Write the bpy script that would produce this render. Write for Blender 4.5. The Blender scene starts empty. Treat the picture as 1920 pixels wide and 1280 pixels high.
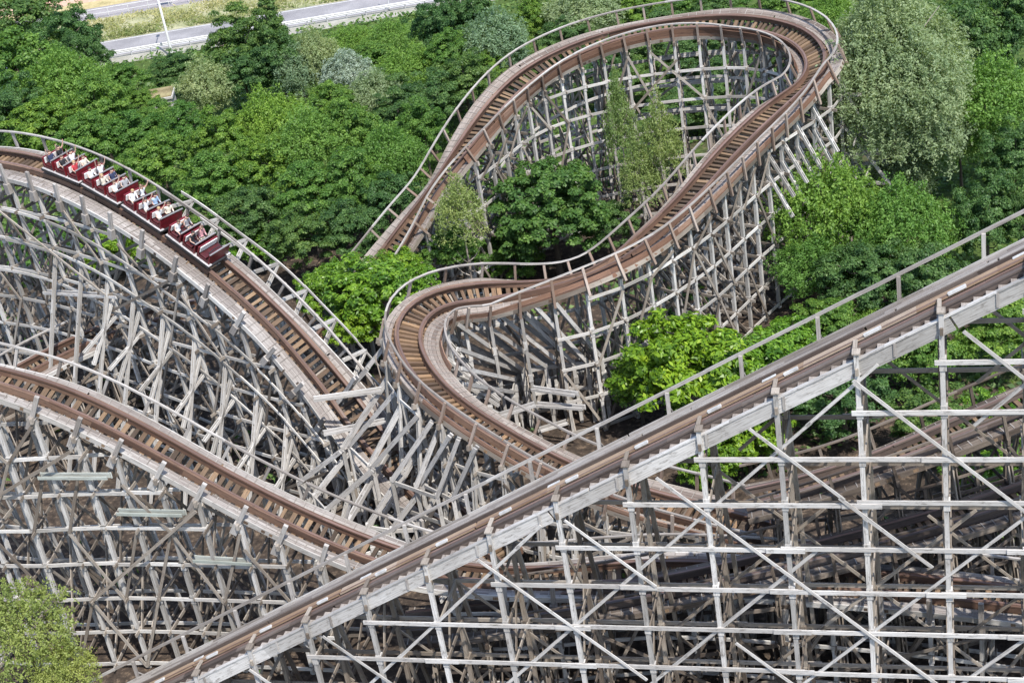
import bpy, math, random
import numpy as np
from mathutils import Vector, Matrix
random.seed(7)
rng = np.random.default_rng(11)
S = bpy.context.scene
col = S.collection
PI = math.pi

# ------------------------------------------------------------------ camera
cam_data = bpy.data.cameras.new("camera")
cam = bpy.data.objects.new("camera", cam_data)
col.objects.link(cam)
T, RO = math.radians(29), math.radians(-9.6)
fw = Vector((0, math.cos(T), -math.sin(T))); rx = Vector((1, 0, 0)); up = Vector((0, math.sin(T), math.cos(T)))
RX = rx * math.cos(RO) + up * math.sin(RO)
UX = up * math.cos(RO) - rx * math.sin(RO)
cam.matrix_world = Matrix(((RX.x, UX.x, -fw.x, 0), (RX.y, UX.y, -fw.y, 0), (RX.z, UX.z, -fw.z, 53), (0, 0, 0, 1)))
cam_data.sensor_width = 36
cam_data.lens = 36 * 3200 / 1920
cam_data.clip_end = 5000
S.camera = cam

# ------------------------------------------------------------------ light
SUN_AZ, SUN_EL = math.radians(156), math.radians(58)
sd = Vector((math.sin(SUN_AZ) * math.cos(SUN_EL), math.cos(SUN_AZ) * math.cos(SUN_EL), math.sin(SUN_EL)))
sl = bpy.data.lights.new("sun", 'SUN'); sl.energy = 3.5; sl.angle = math.radians(.53); sl.color = (1, .955, .89)
so = bpy.data.objects.new("sun", sl); col.objects.link(so)
so.rotation_euler = sd.to_track_quat('Z', 'Y').to_euler(); so.location = (0, -50, 120)
w = bpy.data.worlds.new("World"); S.world = w; w.use_nodes = True
nt = w.node_tree
sky = nt.nodes.new('ShaderNodeTexSky'); sky.sky_type = 'NISHITA'; sky.sun_disc = False
sky.sun_elevation = SUN_EL; sky.sun_rotation = SUN_AZ
bg = nt.nodes['Background']; bg.inputs[1].default_value = .15
nt.links.new(sky.outputs[0], bg.inputs[0])
S.view_settings.view_transform = 'Standard'; S.view_settings.look = 'None'
S.view_settings.exposure = .98; S.view_settings.gamma = 1
S.render.engine = 'CYCLES'
S.cycles.max_bounces = 7; S.cycles.diffuse_bounces = 4; S.cycles.glossy_bounces = 2
S.cycles.transmission_bounces = 3; S.cycles.transparent_max_bounces = 4
S.cycles.use_adaptive_sampling = True; S.cycles.use_denoising = True

# ------------------------------------------------------------------ materials
class NT:
    def __init__(s, name):
        s.m = bpy.data.materials.new(name); s.m.use_nodes = True
        s.t = s.m.node_tree; s.t.nodes.clear()
        s.out = s.n('ShaderNodeOutputMaterial'); s.b = s.n('ShaderNodeBsdfPrincipled')
        s.l(s.b.outputs[0], s.out.inputs[0])
    def n(s, k, **kw):
        x = s.t.nodes.new(k)
        for a, v in kw.items(): setattr(x, a, v)
        return x
    def l(s, a, b): s.t.links.new(a, b)
    def noise(s, vec, scale, detail=3, rough=.55):
        x = s.n('ShaderNodeTexNoise'); x.inputs['Scale'].default_value = scale
        x.inputs['Detail'].default_value = detail; x.inputs['Roughness'].default_value = rough
        if vec is not None: s.l(vec, x.inputs['Vector'])
        return x.outputs['Fac']
    def ramp(s, fac, stops):
        x = s.n('ShaderNodeValToRGB'); e = x.color_ramp.elements
        while len(e) < len(stops): e.new(.5)
        for i, (p, c) in enumerate(stops):
            e[i].position = p; e[i].color = (*c, 1)
        s.l(fac, x.inputs[0]); return x.outputs[0]
    def mix(s, fac, a, b, mode='MIX'):
        x = s.n('ShaderNodeMix', data_type='RGBA', blend_type=mode)
        for v, i in ((fac, 0), (a, 6), (b, 7)):
            if isinstance(v, (int, float)): x.inputs[i].default_value = v
            elif isinstance(v, tuple): x.inputs[i].default_value = (*v, 1)
            else: s.l(v, x.inputs[i])
        return x.outputs[2]
    def math(s, op, a, b=0.):
        x = s.n('ShaderNodeMath', operation=op)
        for v, i in ((a, 0), (b, 1)):
            if isinstance(v, (int, float)): x.inputs[i].default_value = v
            else: s.l(v, x.inputs[i])
        return x.outputs[0]
    def attr(s, name):
        x = s.n('ShaderNodeAttribute'); x.attribute_name = name; return x.outputs['Fac']
    def mapping(s, vec, scale):
        x = s.n('ShaderNodeMapping'); x.inputs['Scale'].default_value = scale
        s.l(vec, x.inputs['Vector']); return x.outputs[0]
    def uv(s): return s.n('ShaderNodeTexCoord').outputs['UV']
    def obj(s): return s.n('ShaderNodeTexCoord').outputs['Object']
    def bump(s, h, strength=.4, dist=.02):
        x = s.n('ShaderNodeBump'); x.inputs['Strength'].default_value = strength; x.inputs['Distance'].default_value = dist
        s.l(h, x.inputs['Height']); s.l(x.outputs[0], s.b.inputs['Normal'])

def timber(name, dark, mid, light, stain=(.10, .085, .07), stain_amt=.6, rough=.8, spec=.25):
    """weathered boards: each board its own tone (attribute rnd), grain along the board (UV), stains and peeled patches"""
    t = NT(name); uv = t.uv(); ob = t.obj(); r = t.attr('rnd')
    base = t.ramp(r, [(0, dark), (.45, mid), (1, light)])
    grain = t.noise(t.mapping(uv, (.9, 22, 1)), 1.0, 4, .65)
    g = t.ramp(grain, [(.30, (.40, .37, .34)), (.46, (.85, .84, .82)), (.75, (1.18, 1.17, 1.15))])
    c = t.mix(.85, base, g, 'MULTIPLY')
    pat = t.noise(t.mapping(uv, (1.6, 5, 1)), 1.3, 5, .7)
    pat = t.math('MULTIPLY', t.ramp(pat, [(.53, (0, 0, 0)), (.68, (1, 1, 1))]), stain_amt)
    c = t.mix(pat, c, stain)
    big = t.noise(ob, .35, 2)
    c = t.mix(.55, c, t.ramp(big, [(.3, (.72, .68, .64)), (.7, (1.08, 1.08, 1.08))]), 'MULTIPLY')
    t.l(c, t.b.inputs['Base Color']); t.b.inputs['Roughness'].default_value = rough
    t.b.inputs['Specular IOR Level'].default_value = spec
    t.bump(grain, .5, .012)
    return t.m

def plain(name, c, rough=.6, metal=0., var=.25, scale=3., spec=.4):
    t = NT(name); n = t.noise(t.obj(), scale, 4, .6)
    lo = tuple(x * (1 - var) for x in c); hi = tuple(min(1, x * (1 + var)) for x in c)
    t.l(t.ramp(n, [(.3, lo), (.7, hi)]), t.b.inputs['Base Color'])
    t.b.inputs['Roughness'].default_value = rough; t.b.inputs['Metallic'].default_value = metal
    t.b.inputs['Specular IOR Level'].default_value = spec
    return t.m

def foliage(name, dark, mid, light, trans=.3, gloss=.3, rough=.5):
    t = NT(name); r = t.attr('rnd')
    oi = t.n('ShaderNodeObjectInfo').outputs['Random']
    c = t.ramp(r, [(0, dark), (.5, mid), (1, light)])
    n = t.noise(t.obj(), .5, 2)
    c = t.mix(.5, c, t.ramp(n, [(.3, (.7, .78, .7)), (.7, (1.2, 1.12, 1.0))]), 'MULTIPLY')
    c = t.mix(.7, c, t.ramp(oi, [(0, (.70, .85, .90)), (.5, (1, 1, 1)), (1, (1.38, 1.2, .85))]), 'MULTIPLY')
    t.l(c, t.b.inputs['Base Color']); t.b.inputs['Roughness'].default_value = rough
    t.b.inputs['Specular IOR Level'].default_value = gloss
    tr = t.n('ShaderNodeBsdfTranslucent')
    tc = t.mix(1., c, (1.35, 1.3, .5), 'MULTIPLY'); t.l(tc, tr.inputs[0])
    ms = t.n('ShaderNodeMixShader'); ms.inputs[0].default_value = trans
    t.l(t.b.outputs[0], ms.inputs[1]); t.l(tr.outputs[0], ms.inputs[2]); t.l(ms.outputs[0], t.out.inputs[0])
    return t.m

M = {}
M['post'] = timber('weathered_post_timber', (.29, .28, .265), (.445, .435, .42), (.59, .58, .565), (.17, .155, .14), .7)
M['ledger'] = timber('weathered_ledger_timber', (.30, .288, .27), (.465, .45, .43), (.61, .60, .58), (.19, .17, .15), .65)
M['lift'] = timber('pale_lift_timber', (.33, .322, .312), (.45, .44, .43), (.58, .57, .56), (.15, .137, .124), .9)
M['brace'] = timber('weathered_brace_timber', (.13, .11, .093), (.235, .205, .175), (.38, .345, .305), (.10, .083, .07), .7)
M['rail'] = timber('rusty_rail_timber', (.095, .057, .041), (.14, .083, .06), (.205, .132, .095), (.058, .042, .036), .75, .65, .35)
M['rust'] = timber('rust_brown_boards', (.13, .072, .048), (.205, .118, .082), (.30, .195, .145), (.09, .057, .045), .65)
M['tan'] = timber('tan_rail_timber', (.24, .155, .10), (.33, .235, .16), (.42, .34, .27), (.17, .11, .08), .5, .65, .35)
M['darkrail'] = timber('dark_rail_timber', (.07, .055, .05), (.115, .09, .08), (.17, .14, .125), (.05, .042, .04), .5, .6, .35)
M['shadewood'] = timber('shade_dark_timber', (.07, .055, .046), (.125, .102, .085), (.21, .178, .15), (.05, .041, .035), .6)  # darkened timber copy: shade behind and under the runs put into the colour
M['inner'] = timber('shaded_tan_timber', (.13, .107, .088), (.23, .195, .16), (.35, .31, .265), (.10, .08, .066), .65)  # dirtier tan of rear members, darkened further to stand for shade
M['strip'] = timber('rusty_steel_strip', (.12, .075, .06), (.16, .10, .08), (.20, .13, .11), (.08, .05, .045), .4, .5, .5)
M['tie'] = timber('brown_tie_timber', (.08, .055, .04), (.165, .108, .07), (.30, .195, .115), (.07, .05, .038), .65)
M['darktie'] = timber('dark_tie_timber', (.06, .045, .035), (.13, .09, .062), (.26, .18, .115), (.06, .045, .035), .6)
M['deck'] = timber('walkway_planks', (.15, .12, .105), (.23, .195, .175), (.33, .295, .27), (.12, .095, .082), .6)
M['greydeck'] = timber('grey_walkway_planks', (.18, .16, .15), (.27, .245, .232), (.37, .35, .335), (.13, .11, .10), .6)
M['hand'] = timber('handrail_timber', (.21, .19, .175), (.32, .30, .285), (.44, .425, .41), (.14, .12, .105), .6)
M['brownhand'] = timber('brown_handrail_timber', (.20, .145, .115), (.30, .23, .19), (.42, .36, .32), (.14, .10, .08), .5)
M['steel'] = plain('dark_steel', (.05, .05, .055), .45, .3)
M['plate'] = plain('white_plate', (.46, .455, .445), .55, 0, .25)
M['sideA'] = timber('brown_side_boards', (.15, .10, .08), (.24, .17, .14), (.36, .29, .25), (.10, .075, .06), .6)
M['greenish'] = timber('greenish_white_beam', (.30, .33, .305), (.38, .41, .385), (.46, .48, .455), (.18, .185, .16), .7)

# ------------------------------------------------------------------ mesh builder
def aim(d, ref):
    s = np.cross(d, ref); n = np.linalg.norm(s)
    if n < 1e-4: s = np.cross(d, np.array([.9, .3, .1])); n = np.linalg.norm(s)
    s = s / n; return s, np.cross(s, d)

Z = np.array([0, 0, 1.])
class MB:
    def __init__(s): s.v = []; s.f = []; s.uv = []; s.r = []; s.mi = []; s.nv = 0
    def box(s, a, b, w_, h, ref=Z, r=None, mi=0):
        a = np.asarray(a, float); b = np.asarray(b, float); d = b - a; L = np.linalg.norm(d)
        if L < 1e-5: return
        d = d / L; x, y = aim(d, np.asarray(ref, float)); x = x * w_ / 2; y = y * h / 2
        s.v += [a - x - y, a + x - y, a + x + y, a - x + y, b - x - y, b + x - y, b + x + y, b - x + y]
        n = s.nv; s.nv += 8
        o = random.random() * 50; p = random.random() * 50
        if r is None: r = random.random()
        for q, wd in (((0, 1, 5, 4), w_), ((1, 2, 6, 5), h), ((2, 3, 7, 6), w_), ((3, 0, 4, 7), h)):
            s.f.append([n + i for i in q]); s.uv += [(o, p), (o, p + wd), (o + L, p + wd), (o + L, p)]; p += .37
        s.f.append([n + 3, n + 2, n + 1, n]); s.uv += [(o, p), (o, p + w_), (o + h, p + w_), (o + h, p)]
        s.f.append([n + 4, n + 5, n + 6, n + 7]); s.uv += [(o, p), (o, p + w_), (o + h, p + w_), (o + h, p)]
        s.r += [r] * 6; s.mi += [mi] * 6
    def sweep(s, rings, r=None, cap=True, mi=0):
        """closed cross-sections (each a list of k points) joined along a path"""
        k = len(rings[0]); n = s.nv; o = random.random() * 50; L = 0
        if r is None: r = random.random()
        Ls = []
        for i, g in enumerate(rings):
            if i: L += float(np.linalg.norm(np.asarray(g[0]) - np.asarray(rings[i - 1][0])))
            Ls.append(L); s.v += [np.asarray(p, float) for p in g]
        s.nv += k * len(rings)
        for i in range(len(rings) - 1):
            p = 0
            for j in range(k):
                j2 = (j + 1) % k
                s.f.append([n + i * k + j, n + i * k + j2, n + (i + 1) * k + j2, n + (i + 1) * k + j])
                wd = float(np.linalg.norm(np.asarray(rings[i][j2]) - np.asarray(rings[i][j])))
                s.uv += [(o + Ls[i], p), (o + Ls[i], p + wd), (o + Ls[i + 1], p + wd), (o + Ls[i + 1], p)]; p += wd
                s.r.append(r); s.mi.append(mi)
        if cap:
            s.f.append([n + j for j in reversed(range(k))]); s.uv += [(0, 0)] * k; s.r.append(r); s.mi.append(mi)
            m = n + (len(rings) - 1) * k
            s.f.append([m + j for j in range(k)]); s.uv += [(0, 0)] * k; s.r.append(r); s.mi.append(mi)
    def tube(s, pts, rads, k=8, r=None, mi=0):
        pts = [np.asarray(p, float) for p in pts]; rings = []
        for i, p in enumerate(pts):
            d = pts[min(i + 1, len(pts) - 1)] - pts[max(i - 1, 0)]; d = d / (np.linalg.norm(d) + 1e-9)
            x, y = aim(d, np.array([0.13, .98, .1]) if abs(d[2]) > .8 else Z)
            rings.append([p + rads[i] * (x * math.cos(q) + y * math.sin(q)) for q in [2 * PI * j / k for j in range(k)]])
        s.sweep(rings, r, True, mi)
    def build(s, name, mat, parent=None, origin=(0, 0, 0), smooth=False):
        if not s.f: return None
        me = bpy.data.meshes.new(name)
        v = np.asarray(s.v, float) - np.asarray(origin, float)
        me.from_pydata(v.tolist(), [], s.f)
        uvl = me.uv_layers.new(name='UVMap'); uvl.data.foreach_set('uv', np.asarray(s.uv, np.float32).ravel())
        at = me.attributes.new('rnd', 'FLOAT', 'FACE'); at.data.foreach_set('value', np.asarray(s.r, np.float32))
        for m in (mat if isinstance(mat, (list, tuple)) else [mat]): me.materials.append(m)
        if any(s.mi): me.polygons.foreach_set('material_index', s.mi)
        if smooth: me.polygons.foreach_set('use_smooth', [True] * len(me.polygons))
        me.update()
        return link(name, me, parent)

def link(name, data, parent=None):
    o = bpy.data.objects.new(name, data); col.objects.link(o)
    if parent is not None: o.parent = parent
    return o
def tag(o, label, cat, group=None):
    o['label'] = label; o['category'] = cat
    if group: o['group'] = group
    return o
def thing(name, label, cat, loc=(0, 0, 0), group=None):
    o = link(name, None); o.location = loc; o.empty_display_size = .3
    return tag(o, label, cat, group)
def structure(o, kind='structure'):
    o['kind'] = kind; return o

# ------------------------------------------------------------------ track paths (world metres)
PATHS = {
    'B': [(-41.79,105.43,16.20),(-33.79,100.41,17.00),(-28.49,97.30,17.20),(-24.85,94.41,17.00),(-21.45,91.24,16.30),(-18.33,87.98,15.10),(-15.56,85.67,13.30),(-13.48,83.85,11.50),(-11.79,82.59,9.50),(-10.40,81.44,7.50),(-9.38,80.62,5.90),(-8.20,78.86,4.40),(-6.58,76.38,3.20),(-4.54,73.15,2.60),(-1.82,69.14,2.40)],
    'C': [(-28.76,72.67,17.40),(-26.34,71.52,17.00),(-23.91,70.82,16.20),(-21.63,70.43,15.10),(-19.39,69.81,13.70),(-17.18,69.12,12.10),(-14.98,68.40,10.40),(-12.74,67.69,8.80),(-10.46,66.93,7.40),(-8.12,66.05,6.30),(-5.73,64.97,5.60),(-2.10,63.88,5.10),(1.57,63.46,4.80),(5.22,62.87,4.70),(10.95,60.79,4.70),(16.33,58.52,4.70),(21.32,56.03,4.70)],
    'A': [(-11.59,94.97,2.60),(-9.70,97.13,3.60),(-8.11,98.76,4.60),(-6.69,99.73,5.60),(-4.41,101.15,7.40),(-2.30,102.25,9.20),(-0.40,104.70,10.30),(1.53,107.33,11.20),(3.85,109.73,12.00),(6.44,110.87,12.60),(9.15,111.45,13.00),(12.14,111.40,13.30),(16.45,110.67,13.40),(19.80,109.16,13.20),(21.89,106.44,13.00),(22.38,103.06,12.80),(21.87,100.61,12.50),(20.50,99.19,12.20),(18.09,97.20,11.90),(14.37,93.22,11.20),(11.21,89.42,10.40),(8.78,87.27,9.80),(5.97,85.20,9.20),(3.44,84.53,9.00),(0.83,84.51,9.10),(-1.92,84.48,9.50),(-4.09,83.67,9.80),(-5.46,81.16,9.90),(-5.51,78.57,9.70),(-4.68,75.89,9.30),(-3.73,74.10,8.90),(-2.12,72.39,8.20),(-0.56,71.16,7.40),(1.96,69.55,6.20),(4.58,68.17,5.40),(7.62,66.44,4.90),(10.31,64.63,4.60)],
    'D': [(-32.28,88.87,5.60),(-28.75,91.33,6.00),(-26.61,92.63,6.20),(-24.42,93.73,6.30),(-22.42,94.88,6.20),(-20.02,95.60,6.00),(-17.45,96.15,5.60)],
    'F': [(24.71,65.33,9.60),(22.05,64.81,9.20),(19.42,64.33,8.80),(16.81,63.86,8.40),(14.29,63.70,7.90),(11.83,63.86,7.40),(9.40,64.21,7.00)],
    'G': [(23.86,62.30,6.60),(20.94,61.60,6.50),(15.91,60.99,6.20),(11.04,60.89,5.80),(7.42,61.04,5.40),(3.79,61.38,5.00),(0.13,61.90,4.60),(-3.58,62.62,4.20),(-7.08,63.22,4.00)],
}
LIFT0 = np.array([-7.954, 58.605, 0.]); LIFTD = np.array([0.9561, -0.2930, 0.]); LIFTN = np.array([0.2930, 0.9561, 0.])
CAR_AT = [(-23.23,92.32,17.50),(-15.85,86.66,14.30)]
HUT = (-27.4, 146.6)
FANS = [
    ((-2.80,82.37,9.00),(0.33,84.83,4.00)),
    ((-1.99,83.15,9.00),(1.67,84.87,4.00)),
    ((-0.85,83.56,9.00),(2.59,84.81,4.00)),
    ((0.42,83.42,9.00),(3.26,84.70,4.00)),
    ((1.57,82.88,9.00),(4.01,84.51,4.00)),
    ((2.66,82.86,9.00),(4.90,84.64,4.00)),
    ((-3.33,83.56,7.60),(0.30,86.88,2.60)),
    ((-2.48,85.29,7.60),(1.07,87.26,2.60)),
    ((-1.45,86.03,7.60),(2.19,87.26,2.60)),
    ((-0.27,86.20,7.60),(3.36,87.12,2.60)),
    ((0.76,85.56,7.60),(4.24,86.56,2.60)),
    ((-2.75,85.03,6.40),(0.48,87.70,2.20)),
    ((-1.66,86.58,6.40),(1.00,88.11,2.20)),
    ((-0.55,86.84,6.40),(1.96,88.04,2.20)),
    ((0.66,86.41,6.40),(3.38,87.75,2.20)),
    ((-3.14,83.42,6.40),(-0.02,87.55,2.20)),
    ((-2.91,80.63,8.40),(0.22,85.65,3.40)),
    ((-2.96,78.54,8.40),(-0.22,84.93,3.40)),
    ((-2.78,76.79,8.40),(-0.48,83.61,3.40)),
    ((-7.82,79.67,8.70),(-11.15,80.91,5.20)),
    ((-7.04,81.47,8.70),(-10.21,82.33,5.20)),
    ((-4.62,73.15,8.70),(-7.27,73.85,5.20)),
    ((-3.37,71.14,8.70),(-5.00,71.70,5.20)),
    ((-8.46,78.91,8.70),(-10.48,81.55,5.20)),
    ((-6.69,78.43,8.70),(-9.86,77.75,5.20)),
    ((-6.50,76.52,8.70),(-9.51,77.86,5.20)),
    ((-5.81,76.08,8.70),(-8.43,75.58,5.20)),
    ((-5.27,74.03,8.70),(-8.26,75.47,5.20)),
    ((-4.17,72.85,8.70),(-6.05,72.94,5.20)),
    ((-3.75,71.60,8.70),(-5.77,73.15,5.20)),
    ((-2.56,70.10,8.70),(-4.21,71.22,5.20)),
    ((-9.94,77.51,5.20),(-12.84,79.17,2.60)),
    ((-9.13,78.06,5.20),(-11.92,77.58,2.60)),
    ((-8.23,75.16,5.20),(-11.25,76.11,2.60)),
    ((-7.51,76.49,5.20),(-10.43,73.65,2.60)),
    ((-6.79,74.11,5.20),(-9.02,73.97,2.60)),
    ((-5.50,73.07,5.20),(-7.76,73.26,2.60)),
    ((-4.37,73.47,5.20),(-6.51,73.00,2.60)),
    ((-6.11,75.53,5.20),(-8.15,74.94,2.60)),
]
BEAMS = [
    ((-22.84,68.85,12.15),(-19.47,68.00,12.03),'greenish','C'),
    ((-19.58,68.03,9.99),(-16.42,67.23,9.81),'greenish','C'),
    ((-16.55,67.26,7.17),(-13.74,66.56,6.91),'greenish','C'),
    ((-27.19,94.00,9.82),(-21.87,89.42,10.88),'lift','B'),
    ((-10.82,78.40,8.30),(-7.17,78.20,8.30),'ledger','A'),
    ((-10.73,78.28,6.20),(-7.38,78.52,6.20),'lift','A'),
    ((0.77,82.12,4.50),(3.08,80.70,4.50),'lift','A'),
    ((0.86,81.83,3.60),(3.35,80.66,3.60),'lift','A'),
    ((-1.31,78.75,5.20),(0.60,79.25,5.20),'lift','A'),
    ((0.66,79.79,3.20),(2.19,80.14,3.20),'ledger','A'),
]
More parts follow.
